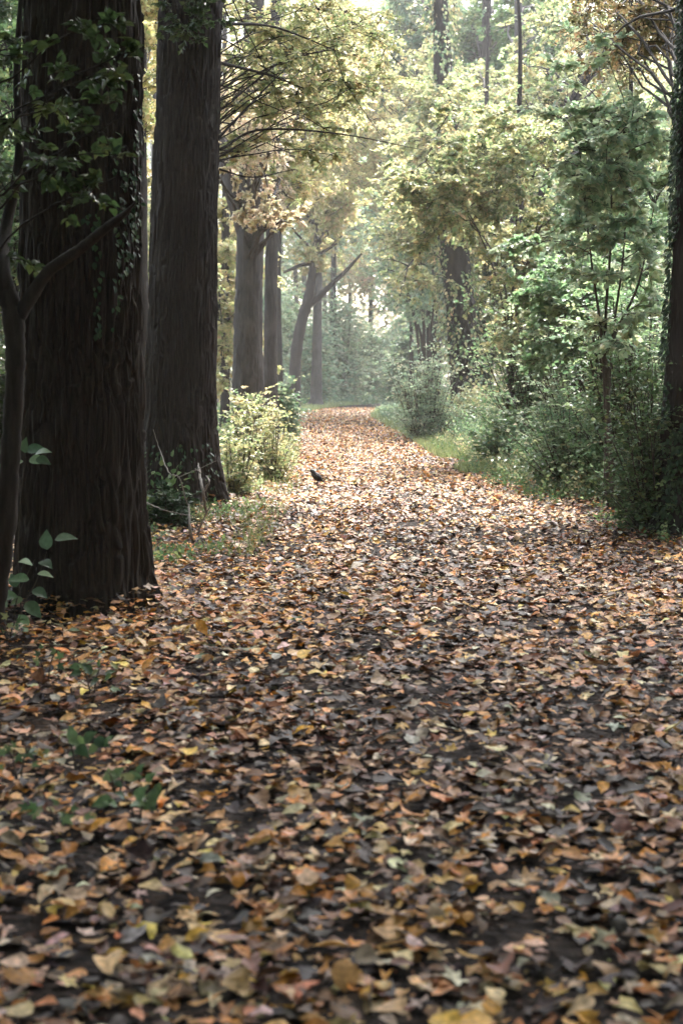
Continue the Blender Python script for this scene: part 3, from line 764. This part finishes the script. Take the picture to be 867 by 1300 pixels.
plain_tree('understory_tree', 'airy tree with mottled leaves rising behind the bending trunk', 735, 37, .10,
           [dict(c=region(r0, 40, 735, 240, 85, 150, 37, 42, 24), palette='hazel', leaf=.10, nb=8, ns=7, nl=8)], 141, zmin=2, group='airy trees filling the right side')
plain_tree('understory_tree', 'light green tree filling the space behind the two young maples', 790, 26, .07,
           [dict(c=region(r0, 34, 790, 330, 70, 130, 25, 29, 24), palette='bright', leaf=.08, nb=8, ns=7, nl=8)], 142, zmin=1.2, group='airy trees filling the right side')
plain_tree('understory_tree', 'pale golden tree spreading over the top middle of the view', 522, 72, .11,
           [dict(c=region(r0, 44, 480, 130, 90, 110, 68, 78, 26), palette='gold', leaf=.17, nb=8, ns=7, nl=8)], 143, zmin=9, group=None)
# bare dark stems standing in the right-hand growth
def stems(label, px, Yq, lst, seed, rad):
    r = np.random.default_rng(seed); x = WX(px, Yq); z = gz(x, Yq) - .05; loc = (x, Yq, z)
    root = empty('bare_sapling', loc, label, 'sapling', 'bare saplings in the bushes')
    mb = MB()
    for st in lst:
        p = smooth_path([(x + r.normal(0, .05), Yq + r.normal(0, .05), z)] + [W(a, b, Yq) for a, b in st], 20); p[1:-1] += r.normal(0, .008, (18, 3))
        tube(mb, p, np.linspace(rad, rad * .35, 20), 6)
        for k in range(3):
            i = r.integers(8, 18); e = p[i] + r.normal(0, .25, 3) + np.array([0, 0, .3])
            tube(mb, bez(p[i], (p[i] + e) / 2 + [0, 0, .05], e, 5), np.linspace(rad * .4, .003, 5), 4)
    mb.build('stem', M_TWIG, root, loc)
hazel('yellow_sapling', 'sapling with large yellow-green leaves rising in front of the grey pair', 322, 22.8,
      [[(318, 540, 0), (312, 505, 0), (300, 488, 0)], [(324, 540, 0), (332, 500, 0), (345, 480, 0)], [(322, 540, 0), (322, 500, 0)], [(326, 545, 0), (345, 520, 0), (358, 505, 0)]],
      [dict(c=region(r0, 5, 325, 508, 22, 15, 22.4, 23.2, 12), palette='ygreen', leaf=.10, nb=4, ns=3, nl=5, T=SIMPLE6)], 135, cat='young tree', rad=.012)
stems('bare forked sapling rising above the right bushes near the edge trunk', 772, 18.5, [[(765, 500), (757, 400)], [(772, 500), (778, 380)], [(768, 520), (752, 430), (742, 390)]], 1, .022)
stems('bare leaning stick standing in the middle of the right bushes', 690, 30, [[(688, 520), (689, 460), (690, 430)], [(690, 540), (684, 500)]], 2, .05)

# ------------------------------------------------------------------ shrubs
def shrub(name, label, cat, px, Yq, wpx, hpx, palette, leaf, seed, dens=1.0, T=SIMPLE, group=None, depth=None, leafmat=M_LEAF, upright=.5, wild=False):
    """a bush from many stems fanning out of the ground, leafy from low down"""
    r = np.random.default_rng(seed)
    x = WX(px, Yq); z = gz(x, Yq) - .02; loc = (x, Yq, z)
    w = wpx * Yq / F; h = hpx * Yq / F; dp = depth or w
    root = empty(name, loc, label, cat, group)
    L = MB(); S = MB()
    n = int(34 * dens); Ps = []; Ds = []
    for k in range(n):
        a = r.uniform(0, 6.283); q = math.sqrt(r.random())
        b = np.array([x + .35 * w * q * math.cos(a), Yq + .35 * dp * q * math.sin(a), z])
        hh = h * r.uniform(.25, 1.2) * (1 - .25 * q * q)
        if r.random() < .12: hh *= 1.25
        u_ = r.uniform(.6, 1.5)
        if wild: hh = h * r.uniform(.2, 1) ** 1.3 * 1.35; u_ = r.uniform(.3, 1.9)
        e = np.array([x + w * q * math.cos(a) * u_, Yq + dp * q * math.sin(a) * u_, z + hh])
        m = (b + e) / 2 + np.array([0, 0, .2 * hh]) + r.normal(0, .06 * h, 3)
        p = bez(b, m, e, 7); tube(S, p, np.linspace(.006 + h * .004, .002, 7), 4)
        ns = 11 if wild else 20
        t = r.uniform(.12, 1, ns); i = np.minimum((t * 6).astype(int), 5); fr = (t * 6 - i)[:, None]
        Ps.append(p[i] * (1 - fr) + p[i + 1] * fr)
        d = r.normal(0, 1, (ns, 3)); d[:, 2] = np.abs(d[:, 2]) * upright + .1
        Ds.append(norm(d))
    P = np.concatenate(Ps); D = np.concatenate(Ds)
    sprays(L, S, P, D, h * .22 * r.uniform(.4, 1.6, len(P)), 7, leaf * 1.15, palette, r, T, .3, .4)
    S.build('stems', M_TWIG, root, loc)
    L.build('foliage', leafmat, root, loc, smooth=False)
    return root
GR = 'bushes along the right of the path'
shrub('bramble_bush', 'rounded green bush at the inner bend, left of the ivy-wrapped trunk', 'bush', 538, 37, 38, 95, 'pale', .065, 201, 4.0, group=GR, wild=True)
shrub('bramble_bush', 'low spreading bush in front of the ivy-wrapped trunk', 'bush', 598, 39, 46, 48, 'hazel', .075, 202, 4.0, group=GR, wild=True)
shrub('bramble_bush', 'tall tangled bush right of the ivy-wrapped trunk, under the yellowing hazel', 'bush', 682, 34, 50, 140, 'hazel', .08, 203, 4.5, group=GR, wild=True)
shrub('bramble_bush', 'broad pale green bush below the yellowing hazel', 'bush', 690, 27, 70, 165, 'bright', .075, 204, 5.0, group=GR, wild=True)
shrub('bramble_bush', 'leafy bush around the bare forked sapling', 'bush', 755, 22, 80, 200, 'pale', .065, 205, 5.0, group=GR, wild=True)
shrub('bramble_bush', 'fresh green low bush spilling to the path below the forked sapling', 'bush', 725, 19.5, 60, 95, 'bright', .055, 206, 4.5, group=GR, wild=True)
shrub('bramble_bush', 'dark green bush in front of the trunk at the right edge', 'bush', 835, 14.2, 50, 165, 'green', .05, 207, 4.0, group=GR, wild=True, leafmat=M_IVY)
shrub('bramble_bush', 'low bush on the grassy verge just in front of the broad pale green bush', 'bush', 655, 25, 60, 62, 'green', .07, 208, 2.0, group=GR)
shrub('bramble_bush', 'bush between the forked sapling and the edge trunk', 'bush', 800, 18.5, 65, 200, 'bright', .070, 209, 5.0, group=GR, wild=True)
GL = 'shrubs between the trunks on the left'
shrub('leafy_shrub', 'pale leafy shrub in front of the grey pair, under the big-leaved sapling', 'bush', 318, 23.5, 30, 95, 'hazel', .07, 211, 1.1, group=GL, wild=True)
shrub('wispy_shrub', 'wispy thin-stemmed shrub beside the path edge, left of the bird', 'bush', 345, 21.5, 34, 84, 'ygreen', .05, 212, 1.0, group=GL, wild=True)
shrub('green_shrub', 'green shrub between the grey pair and the leaning tree', 'bush', 352, 36, 24, 85, 'bluegreen', .10, 213, 1.6, group=GL)
shrub('dark_shrub', 'low dark shrub at the foot of the second big trunk', 'bush', 215, 14.6, 36, 50, 'ivy', .05, 214, .8, group=GL, leafmat=M_IVY)
shrub('green_shrub', 'shrub in the gap between the two big trunks', 'bush', 188, 28, 36, 150, 'green', .09, 215, 1.6, group=GL)
shrub('green_shrub', 'low shrub just right of the second big trunk', 'bush', 298, 18.5, 30, 75, 'hazel', .055, 216, .9, group=GL, wild=True)
shrub('dark_shrub', 'dark shrub at the left edge behind the nearest big trunk', 'bush', 5, 17, 50, 190, 'dark', .07, 217, 2.0, group=GL)
# far end, behind the bend
FE = 'tall bushes closing the far end of the path'
for k, (px, Yq, w, h, p, lab) in enumerate([
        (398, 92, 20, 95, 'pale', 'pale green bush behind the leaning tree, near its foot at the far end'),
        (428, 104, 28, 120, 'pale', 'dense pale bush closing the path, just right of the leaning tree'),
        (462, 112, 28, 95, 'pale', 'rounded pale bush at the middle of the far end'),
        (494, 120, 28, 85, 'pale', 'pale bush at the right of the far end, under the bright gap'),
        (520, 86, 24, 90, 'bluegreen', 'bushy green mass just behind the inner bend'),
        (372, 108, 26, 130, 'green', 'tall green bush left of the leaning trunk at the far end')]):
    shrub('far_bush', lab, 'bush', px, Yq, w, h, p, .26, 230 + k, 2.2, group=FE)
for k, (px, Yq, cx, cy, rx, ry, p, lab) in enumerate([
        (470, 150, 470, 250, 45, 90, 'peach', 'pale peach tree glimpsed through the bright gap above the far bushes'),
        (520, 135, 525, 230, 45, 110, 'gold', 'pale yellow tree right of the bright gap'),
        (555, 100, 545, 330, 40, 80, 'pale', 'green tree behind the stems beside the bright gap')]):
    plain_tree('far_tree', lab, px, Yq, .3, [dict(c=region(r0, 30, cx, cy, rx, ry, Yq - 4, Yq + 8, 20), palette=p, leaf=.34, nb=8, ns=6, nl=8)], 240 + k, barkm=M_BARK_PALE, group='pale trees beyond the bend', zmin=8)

# ------------------------------------------------------------------ far-off wood and unseen shade ring
def woods():
    r = np.random.default_rng(77); L = MB(); B = MB()
    N = 2100
    ang = r.uniform(-.36, .36, N); Yq = r.uniform(125, 190, N)
    x = np.tan(ang) * Yq; h = 42 * r.random(N) ** .85
    for i in range(N):
        gap = abs(x[i] / Yq[i] * F + HX - 475) < 42 and 4 < h[i] < 20  # peach leaves here put the bright haze of the gap into colour
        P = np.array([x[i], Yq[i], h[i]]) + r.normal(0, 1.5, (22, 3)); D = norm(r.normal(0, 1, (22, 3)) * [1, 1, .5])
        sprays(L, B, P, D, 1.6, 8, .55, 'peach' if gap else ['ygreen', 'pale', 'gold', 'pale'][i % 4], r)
    for i in range(60):
        a = r.uniform(-.36, .36)
        if abs(math.tan(a) * F + HX - 480) < 30: continue
        y = r.uniform(120, 185); xx = math.tan(a) * y
        tube(B, [(xx, y, -.3), (xx + r.normal(0, .3), y, 12), (xx + r.normal(0, .8), y, 26)], [.28, .22, .1], 8)
    # nearer side woods left and right of everything modelled one by one
    for i in range(520):
        s = -1 if i % 2 else 1
        y = r.uniform(30, 110); xx = s * (y * .19 + r.uniform(1.5, 12)); hh = r.uniform(.3, 1) * (3 + .25 * y)
        P = np.array([xx, y, hh]) + r.normal(0, 1.0, (22, 3)); P[:, 2] = np.maximum(P[:, 2], .3); D = norm(r.normal(0, 1, (22, 3)) * [1, 1, .5])
        sprays(L, B, P, D, .9, 8, .17 + y * .002, ['ygreen', 'green', 'green', 'hazel'][i % 4], r)
    for i in range(1500):  # unseen foliage round the camera, added to keep light off the trunks
        a = r.uniform(.25 * math.pi, 1.75 * math.pi) if i % 3 else r.uniform(.13, .5) * math.pi * (1 if i % 2 else -1)
        q = r.uniform(8, 34); xx = math.sin(a) * q; y = math.cos(a) * q; hh = r.uniform(.02, 1) * 13
        if y > 0 and abs(xx) < .30 * y + 4: continue
        P = np.array([xx, y, hh]) + r.normal(0, 1.1, (22, 3)); P[:, 2] = np.maximum(P[:, 2], .3); D = norm(r.normal(0, 1, (22, 3)) * [1, 1, .5])
        sprays(L, B, P, D, 1.2, 9, .33, ['ygreen', 'green', 'green', 'hazel'][i % 4], r)
    B.v and L.add(np.concatenate(B.v), np.concatenate(B.f), np.tile(np.array([[.16, .14, .12]]), (B.n, 1)))
    o = L.build('woods_and_shade_ring', M_LEAF, smooth=False)
    tag(o, 'mass of hazy autumn woodland far behind the bend, with an unseen foliage ring added for shade', 'woods', kind='stuff')
woods()

# ------------------------------------------------------------------ ground cover and grass
def cover():
    r = np.random.default_rng(55); L = MB()
    def patch(n, xf, y0, y1, hgt, leaf, p, bias=1.0):
        y = y0 + (y1 - y0) * r.random(n) ** bias; lo, hi = xf(y); x = lo + (hi - lo) * r.random(n)
        q = fbm(x * .8 + 11, y * .6 + 4, 3, 8); k = q > .42; x, y = x[k], y[k]; m = len(x)
        P = np.stack([x, y, gh(x, y)], 1); D = norm(np.stack([r.normal(0, .5, m), r.normal(0, .5, m), np.ones(m)], 1))
        sprays(L, L2, P, D, hgt * r.uniform(.4, 1.2, m), 7, leaf, p, r, SIMPLE6, .1, .4, 70)
    L2 = MB()
    R_ = lambda y: (path_c(y) + path_w(y) + .15, path_c(y) + path_w(y) + 1.5)
    R2 = lambda y: (path_c(y) + path_w(y) + .9, path_c(y) + path_w(y) + 5 + y * .08)
    Lf = lambda y: (path_c(y) - path_w(y) - 1.4, path_c(y) - path_w(y) - .1)
    L3 = lambda y: (-2 - .27 * y, path_c(y) - path_w(y) - 1.0)
    patch(2600, R_, 13, 45, .26, .05, 'green')
    patch(24000, R2, 14, 60, .85, .07, 'bright')
    patch(5000, lambda y: (path_c(y) + path_w(y) + .5, path_c(y) + path_w(y) + 2.5), 14, 50, .4, .06, 'hazel')
    patch(900, R_, 45, 95, .5, .10, 'bluegreen')
    patch(2200, Lf, 18, 60, .35, .06, 'ygreen')
    patch(500, Lf, 11.5, 17, .16, .045, 'green')
    patch(7000, L3, 14, 70, .6, .085, 'green')
    patch(1200, lambda y: (-3.2 + 0 * y, 9 + 0 * y), 99, 112, .8, .16, 'bluegreen')
    L.add(np.concatenate(L2.v), np.concatenate(L2.f), np.tile(np.array([[.07, .08, .03]]), (L2.n, 1)))
    o = L.build('undergrowth', M_LEAF, smooth=False)
    tag(o, 'low green weeds and brambles along both verges', 'undergrowth', kind='stuff')
    # grass
    Gm = MB()
    BL = (np.array([[-.035, 0, 0], [.035, 0, 0], [.028, .5, .06], [-.028, .5, .06], [0, 1, .28]], float), np.array([[0, 1, 2], [0, 2, 3], [3, 2, 4]]))
    def gr(n, xf, y0, y1, h, wid=1):
        y = r.uniform(y0, y1, n); lo, hi = xf(y); x = lo + (hi - lo) * r.random(n)
        q = fbm(x * .7 + 2, y * .5 + 4, 3, 12); k = q > .4; x, y = x[k], y[k]; m = len(x)
        P = np.stack([x, y, gh(x, y)], 1); D = norm(np.stack([r.normal(0, .35, m), r.normal(0, .35, m), np.ones(m)], 1))
        c = np.array([[.17, .22, .09]]) * r.uniform(.6, 1.4, (m, 1)) * np.array([[1, 1, 1]]) + r.uniform(0, .12, (m, 1)) * np.array([[1, .8, .3]])
        bl = (BL[0] * [wid, 1, 1], BL[1])
        bake(Gm, bl, P, D, norm(r.normal(0, 1, (m, 3))), h * r.uniform(.5, 1.3, m), np.clip(c, 0, .6))
    gr(22000, lambda y: (path_c(y) + path_w(y) - .05, path_c(y) + path_w(y) + 1.1), 23, 48, .17, 1.3)
    gr(9000, lambda y: (path_c(y) + path_w(y) - .1, path_c(y) + path_w(y) + 1.0), 48, 95, .22, 2)
    gr(9000, lambda y: (path_c(y) - path_w(y) - 1.2, path_c(y) - path_w(y) + .1), 20, 60, .15, 1.3)
    gr(16000, lambda y: (path_c(y) - path_w(y) - 3.5, path_c(y) - path_w(y) + .4), 72, 112, .25, 2.5)
    gr(3500, lambda y: (path_c(y) - path_w(y) - 1.0, path_c(y) - path_w(y) + .2), 12, 20, .12, 1)
    o = Gm.build('grass', M_GRASS, smooth=False)
    tag(o, 'fresh green grass fringing the far verges of the path', 'grass', kind='stuff')
cover()

# ------------------------------------------------------------------ small near plants at left
def seedling(name, label, px, py, Yq, stemspec, leaves, palette, leafsize, seed, cat='seedling', group=None, T=OVATE):
    """stemspec: list of pixel paths; leaves: (px, py, angle in picture degrees, size scale)"""
    r = np.random.default_rng(seed)
    x = WX(px, Yq); z = gz(x, Yq) - .01; loc = (x, Yq, z); root = empty(name, loc, label, cat, group)
    S = MB(); L = MB()
    for st in stemspec:
        p = smooth_path([(x, Yq, z)] + [W(a, b, Yq + r.normal(0, .04)) for a, b in st], 16); tube(S, p, np.linspace(.0045, .0018, 16), 5)
    S.build('stem', M_TWIG, root, loc)
    pos = np.array([W(a, b, Yq + r.normal(0, .05)) for a, b, g_, s in leaves])
    ang = np.radians([g_ for a, b, g_, s in leaves])
    d = np.stack([np.cos(ang), r.normal(-.25, .3, len(ang)), np.sin(ang)], 1)
    nr = np.stack([r.normal(0, .25, len(ang)), -np.abs(r.normal(.55, .2, len(ang))), r.uniform(.6, 1, len(ang))], 1)
    bake(L, T, pos, d, nr, np.array([s for *_, s in leaves]) * leafsize, pal(palette, len(ang), r, .1))
    L.build('foliage', M_NEAR, root, loc, smooth=True)
SG = 'young green plants at the left edge'
seedling('sapling', 'young sapling with oval green leaves at the foot of the nearest big trunk', 18, 800, 8.3,
         [[(30, 770), (48, 735), (60, 700)], [(20, 770), (30, 740), (45, 710)], [(8, 790), (0, 770)]],
         [(60, 698, 95, 1.0), (70, 685, 10, 1.1), (42, 716, 150, .8), (52, 712, -15, .9), (38, 735, 175, 1.0), (42, 748, -20, .9), (30, 760, -160, .7), (32, 765, -35, 1.1),
          (10, 770, 170, 1.1), (12, 792, -30, .8), (0, 758, 10, 1.0), (22, 745, 120, .8), (25, 780, -60, 1.0), (48, 728, -5, .8)], 'bright', .115, 1, 'sapling', SG)
seedling('sapling', 'small sprig of pale lit leaves beside the slender near trunk', 30, 830, 8.6,
         [[(24, 720), (26, 640), (34, 580)]],
         [(32, 575, 85, .9), (34, 572, 10, 1.1), (38, 582, -10, 1.0), (45, 576, 15, 1.0), (30, 585, 190, 1.0), (46, 582, -15, .9)], 'bright', .105, 2, 'sapling', SG)
rr = np.random.default_rng(31)
for k, (px, py, lab) in enumerate([(60, 850, 'low seedling with toothed green leaves near the foot of the young sapling'),
                                   (118, 868, 'low seedling in the leaves, right of the toothed one'),
                                   (25, 975, 'dark green seedling at the left edge among the leaves'),
                                   (100, 962, 'tiny sprig in the leaves between the two darkest seedlings'),
                                   (75, 1045, 'dark green seedling lowest on the left'),
                                   (175, 1035, 'dark green sprig right of the lowest seedling'),
                                   (10, 810, 'bunch of green leaves at the left edge under the slender trunk'),
                                   (150, 1000, 'thin green sprig above the lowest seedlings')]):
    Yq = CAM_H * F / (py - HY + 25)
    lv = [(px + rr.normal(0, 18), py - rr.uniform(4, 24), rr.uniform(-40, 220), rr.uniform(.5, 1)) for _ in range(11)]
    seedling('seedling', lab, px, py, Yq, [[(px + 6, py - 12), (px + 14, py - 24)], [(px - 8, py - 12), (px - 14, py - 22)]], lv, 'green', .07, 40 + k, 'seedling', 'green seedlings in the leaf litter', MAPLE if k % 2 == 0 else OVATE)

# ------------------------------------------------------------------ dead wood
def dead(name, label, paths, Yq, seed, mat=M_DEAD, group=None):
    r = np.random.default_rng(seed); a0 = W(*paths[0][0][0], Yq); loc = (a0[0], Yq, gz(a0[0], Yq))
    root = empty(name, loc, label, 'dead branch', group); mb = MB()
    for pth, rads in paths:
        n = len(pth) * 6
        p = smooth_path([W(a, b, Yq + .25 * math.sin(i * 1.7 + seed)) for i, (a, b) in enumerate(pth)], n); p[1:-1] += r.normal(0, .0025, (n - 2, 3))
        p[:, 2] = np.maximum(p[:, 2], gh(p[:, 0], p[:, 1]) + .01)
        tube(mb, p, np.interp(np.linspace(0, 1, n), np.linspace(0, 1, len(rads)), rads), 7)
    mb.build('stick', mat, root, loc)
dead('dead_branch', 'pale curved dead branch lying at the foot of the second big trunk',
     [([(268, 700), (250, 692), (242, 675), (240, 640)], [.020, .018, .014, .008]), ([(246, 690), (258, 660), (268, 640)], [.010, .008, .004]), ([(262, 697), (275, 690), (285, 692)], [.010, .006, .003])], 13.4, 1, group='dead branches by the second big trunk')
dead('dead_branch', 'thin arching dead twig before the second big trunk',
     [([(238, 640), (228, 607), (215, 600), (203, 570), (195, 545)], [.007, .007, .006, .005, .003]), ([(226, 606), (250, 596), (275, 585)], [.006, .004, .003]), ([(180, 635), (210, 648), (245, 655)], [.008, .006, .004])], 14.0, 2, group='dead branches by the second big trunk')
dead('dead_branch', 'knobbly upright dead stick right of the arching twig',
     [([(262, 650), (258, 625), (254, 600), (252, 588)], [.016, .015, .013, .006]), ([(258, 625), (266, 612), (262, 604)], [.012, .010, .005]), ([(255, 600), (248, 595)], [.01, .004])], 14.3, 3, group='dead branches by the second big trunk')

# ------------------------------------------------------------------ bird
def bird():
    Yq = 21.0; x = WX(402, Yq); z = gz(x, Yq) + .03
    loc = (x, Yq, z)
    root = empty('blackbird', loc, 'small black bird standing on the leaf-strewn path, facing left', 'bird')
    s = 1.15 / 86.0   # one picture pixel at this depth
    def sect(rows, k=16):
        # rows: x, z (px offsets from feet, z up), half height, half width
        rows = np.array(rows, float); n = len(rows)
        rows = smooth_path(rows, n * 4)
        pts = rows[:, :2]; t = norm(np.gradient(pts, axis=0)); nn = np.stack([-t[:, 1], t[:, 0]], 1)
        th = np.linspace(0, 2 * np.pi, k, endpoint=False)
        hh = np.maximum(rows[:, 2], .03); ww = np.maximum(rows[:, 3], .03)
        X = pts[:, 0][:, None] + nn[:, 0][:, None] * hh[:, None] * np.sin(th); Z = pts[:, 1][:, None] + nn[:, 1][:, None] * hh[:, None] * np.sin(th)
        Yv = ww[:, None] * np.cos(th)
        m = len(rows); i = np.arange(m - 1)[:, None] * k; j = np.arange(k)[None]; j2 = (j + 1) % k
        f = np.stack([i + j, i + j2, i + k + j2, i + k + j], -1).reshape(-1, 4)
        return np.stack([X, Yv, Z], -1).reshape(-1, 3) * s, f
    M = plain('black_plumage', (.012, .012, .014), .55, .3)
    Mb = plain('dark_bill', (.05, .04, .02), .4, .4); Me = plain('bird_eye', (.02, .015, .01), .15, .6); Ml = plain('bird_leg', (.04, .03, .025), .6, .3)
    mb = MB()
    mb.add(*sect([(10.5, .6, .12, .5), (8.5, 1.6, .55, 1.2), (6, 3.6, 1.0, 1.5), (4.5, 4.8, 2.6, 2.5), (2.2, 6.4, 3.7, 3.4), (0, 8.2, 4.2, 3.7), (-1.9, 10.1, 3.8, 3.3), (-3.2, 11.9, 3.0, 2.7), (-4.1, 13.4, 2.5, 2.3), (-5.2, 14.3, 2.3, 2.1), (-6.3, 14.7, 1.7, 1.5), (-7.1, 14.8, .7, .7), (-7.4, 14.8, .05, .05)]))
    mb.build('body', M, root).location = (0, 0, 0)
    mb = MB(); mb.add(*sect([(-6.8, 14.8, .65, .55), (-8.0, 14.6, .45, .4), (-9.6, 14.0, .04, .04)], 10)); mb.build('bill', Mb, root)
    for sg in (-1, 1):
        mb = MB(); v, f = sect([(-2.2, 10.6, .4, .2), (-.5, 8.8, 2.0, .5), (2.5, 6.2, 2.0, .55), (5.5, 3.9, 1.1, .4), (8.2, 2.0, .25, .2)], 10)
        v = v + np.array([0, sg * 3.1 * s, 0]); mb.add(v, f); mb.build('wing', M, root)
        mb = MB(); base = np.array([.2, sg * 1.2, 0])
        tube(mb, (np.array([[1.2, sg * 1.3, 4.4], [.9, sg * 1.25, 2.6], [.6, sg * 1.2, .15]])) * s, np.array([.75, .35, .22]) * s, 8)
        for dx, dy in ((-2, -.9), (-2.3, .1), (-1.9, 1.0), (1.4, 0)):
            tube(mb, np.array([base + [.4, 0, .15], base + [.4 + dx * .6, dy * .6, .35], base + [.4 + dx, dy, 0]]) * s, np.array([.22, .18, .06]) * s, 6)
        mb.build('leg', Ml, root)
        mb = MB(); c = np.array([-5.6, sg * 1.75, 14.9])
        mb.add(*[q if i else q + c * s for i, q in enumerate(sect([(-.3, 0, .02, .02), (-.2, 0, .22, .22), (0, 0, .3, .3), (.2, 0, .22, .22), (.3, 0, .02, .02)], 8))]); mb.build('eye', Me, root)
bird()

# ------------------------------------------------------------------ single leaves that stand out in the foreground
def hero_leaves():
    r = np.random.default_rng(88)
    data = [ # px, py, size m, heading deg, colour, shape, tilt, label
     (287, 1262, .105, 100, (.50, .36, .30), 'm', .1, 'pale pinkish star-shaped leaf at the bottom, left of the upright orange leaf'),
     (438, 1268, .095, 88, (.50, .27, .10), 'o', .6, 'tan orange leaf propped upright at the bottom of the path'),
     (556, 1187, .060, 10, (.62, .36, .08), 'o', .15, 'bright yellow-orange oval leaf low in the middle'),
     (830, 1215, .090, 160, (.58, .30, .09), 'm', .2, 'curled orange leaf near the bottom right corner'),
     (492, 1210, .085, 170, (.62, .36, .16), 'o', .15, 'long light orange leaf left of the bright yellow-orange oval'),
     (95, 1162, .080, 170, (.56, .38, .26), 'o', .1, 'smooth pale beige oval leaf at lower left'),
     (618, 1085, .105, 175, (.58, .45, .34), 'm', .1, 'broad whitish tan leaf right of centre'),
     (590, 1112, .085, 20, (.60, .30, .09), 'm', .2, 'vivid orange leaf just below the broad whitish tan one'),
     (268, 1116, .075, 0, (.36, .36, .31), 'o', .1, 'greyish green fallen leaf left of centre'),
     (440, 995, .085, 150, (.60, .40, .24), 'm', .2, 'peach-coloured lobed leaf at the centre of the path'),
     (235, 1095, .100, 10, (.62, .36, .18), 'm', .15, 'large light orange lobed leaf over others at the left'),
     (726, 1050, .075, 200, (.60, .42, .10), 'o', .2, 'golden yellow leaf on the right side of the path'),
     (256, 846, .075, 20, (.33, .38, .26), 'o', .3, 'pale green fallen leaf below the nearest big trunk'),
     (480, 880, .105, 95, (.56, .40, .28), 'o', .5, 'beige leaf standing on edge in the dark middle of the path'),
     (672, 1140, .090, 30, (.56, .33, .16), 'm', .2, 'orange-tan leaf right of the bright yellow-orange oval'),
     (185, 1140, .080, 330, (.45, .26, .14), 'm', .3, 'brown curled leaf between the beige oval and the light orange lobed one'),
    ]
    for px, py, s, hd, c, sh, tl, lab in data:
        Yq = CAM_H * F / (py - HY); x = WX(px, Yq); z = gz(x, Yq) + .05
        a, b = r.uniform(.1, .8), r.uniform(-.6, .5)
        curl = lambda xx, yy: a * xx * xx + b * (yy - .5) ** 2 + .03 * np.sin(8 * xx + px) + .02 * np.sin(11 * yy)
        T = fan(maple_outline(r, 5, .52) if sh == 'm' else ovate_outline(.36, 8, r), curl, .12)
        h = math.radians(hd); tz = tl
        d = np.array([[math.cos(h), math.sin(h), tz]]); d = norm(d)
        mb = MB(); bake(mb, T, -d * s * .5 + [0, 0, tz * s * .3], d, norm(np.array([[r.normal(0, .1), -.25, 1]])), np.array([s]), np.array([c]))
        e = -d[0] * s * .5 + np.array([0, 0, tz * s * .3])
        o = mb.build('fallen_leaf', M_LITTER); o.location = (float(x), float(Yq), float(z))
        tag(o, lab, 'leaf', 'leaves that stand out in the foreground')
hero_leaves()

# ------------------------------------------------------------------ haze
def haze():
    m = bpy.data.materials.new('haze_air'); m.use_nodes = True; nt = m.node_tree
    for n in list(nt.nodes):
        if n.type != 'OUTPUT_MATERIAL': nt.nodes.remove(n)
    v = nt.nodes.new('ShaderNodeVolumePrincipled'); v.inputs['Density'].default_value = .00065
    v.inputs['Color'].default_value = (1, .98, .95, 1); v.inputs['Anisotropy'].default_value = .3
    nt.links.new(v.outputs[0], nt.nodes['Material Output'].inputs['Volume'])
    x0, x1, y0, y1, z0, z1 = -255, 255, -45, 605, -2, 45
    vs = [(x, y, z) for x in (x0, x1) for y in (y0, y1) for z in (z0, z1)]
    fs = [(0, 1, 3, 2), (4, 6, 7, 5), (0, 4, 5, 1), (2, 3, 7, 6), (0, 2, 6, 4), (1, 5, 7, 3)]
    me = bpy.data.meshes.new('haze'); me.from_pydata(vs, [], fs); me.materials.append(m)
    o = bpy.data.objects.new('haze', me); COL.objects.link(o)
    tag(o, 'thin pale woodland haze', 'haze', kind='stuff')
haze()

# ------------------------------------------------------------------ light, sky, camera
EL, AZ = math.radians(52), math.radians(12)          # sun ahead, a little to the right of the path
w = bpy.data.worlds.new('World'); scene.world = w; w.use_nodes = True
nt = w.node_tree; bg = nt.nodes['Background']
sky = nt.nodes.new('ShaderNodeTexSky'); sky.sky_type = 'NISHITA'; sky.sun_disc = False
sky.sun_elevation = EL; sky.sun_rotation = AZ; sky.air_density = 1.0; sky.dust_density = 3.0; sky.ozone_density = 1.0
hs = nt.nodes.new('ShaderNodeHueSaturation'); hs.inputs['Saturation'].default_value = .75; hs.inputs['Value'].default_value = 1.0
nt.links.new(sky.outputs[0], hs.inputs['Color']); nt.links.new(hs.outputs[0], bg.inputs['Color'])
bg.inputs['Strength'].default_value = .15
sl = bpy.data.lights.new('sun', 'SUN'); sl.energy = 2.6; sl.angle = math.radians(25); sl.color = (1, .97, .92)
so = bpy.data.objects.new('sun', sl); COL.objects.link(so)
from mathutils import Vector
dirv = Vector((math.sin(AZ) * math.cos(EL), math.cos(AZ) * math.cos(EL), math.sin(EL)))
so.rotation_euler = dirv.to_track_quat('Z', 'Y').to_euler(); so.location = (0, 0, 30)

cd = bpy.data.cameras.new('camera'); cam = bpy.data.objects.new('camera', cd); COL.objects.link(cam)
cam.location = (0, 0, CAM_H); cam.rotation_euler = (math.radians(90), 0, 0)
cd.sensor_fit = 'VERTICAL'; cd.sensor_height = 36; cd.sensor_width = 24; cd.lens = 50
cd.shift_y = -(650 - HY) / 1300
cd.clip_start = .05; cd.clip_end = 2000
cd.dof.use_dof = True; cd.dof.focus_distance = 14.0; cd.dof.aperture_fstop = 3.2
scene.camera = cam
vs = scene.view_settings
scene.display_settings.display_device = 'sRGB'
vs.view_transform = 'Standard'; vs.look = 'None'; vs.gamma = 1; vs.exposure = 3.0; vs.use_curve_mapping = False
cy = scene.cycles
cy.max_bounces = 6; cy.diffuse_bounces = 4; cy.transmission_bounces = 4; cy.volume_bounces = 1; cy.transparent_max_bounces = 4
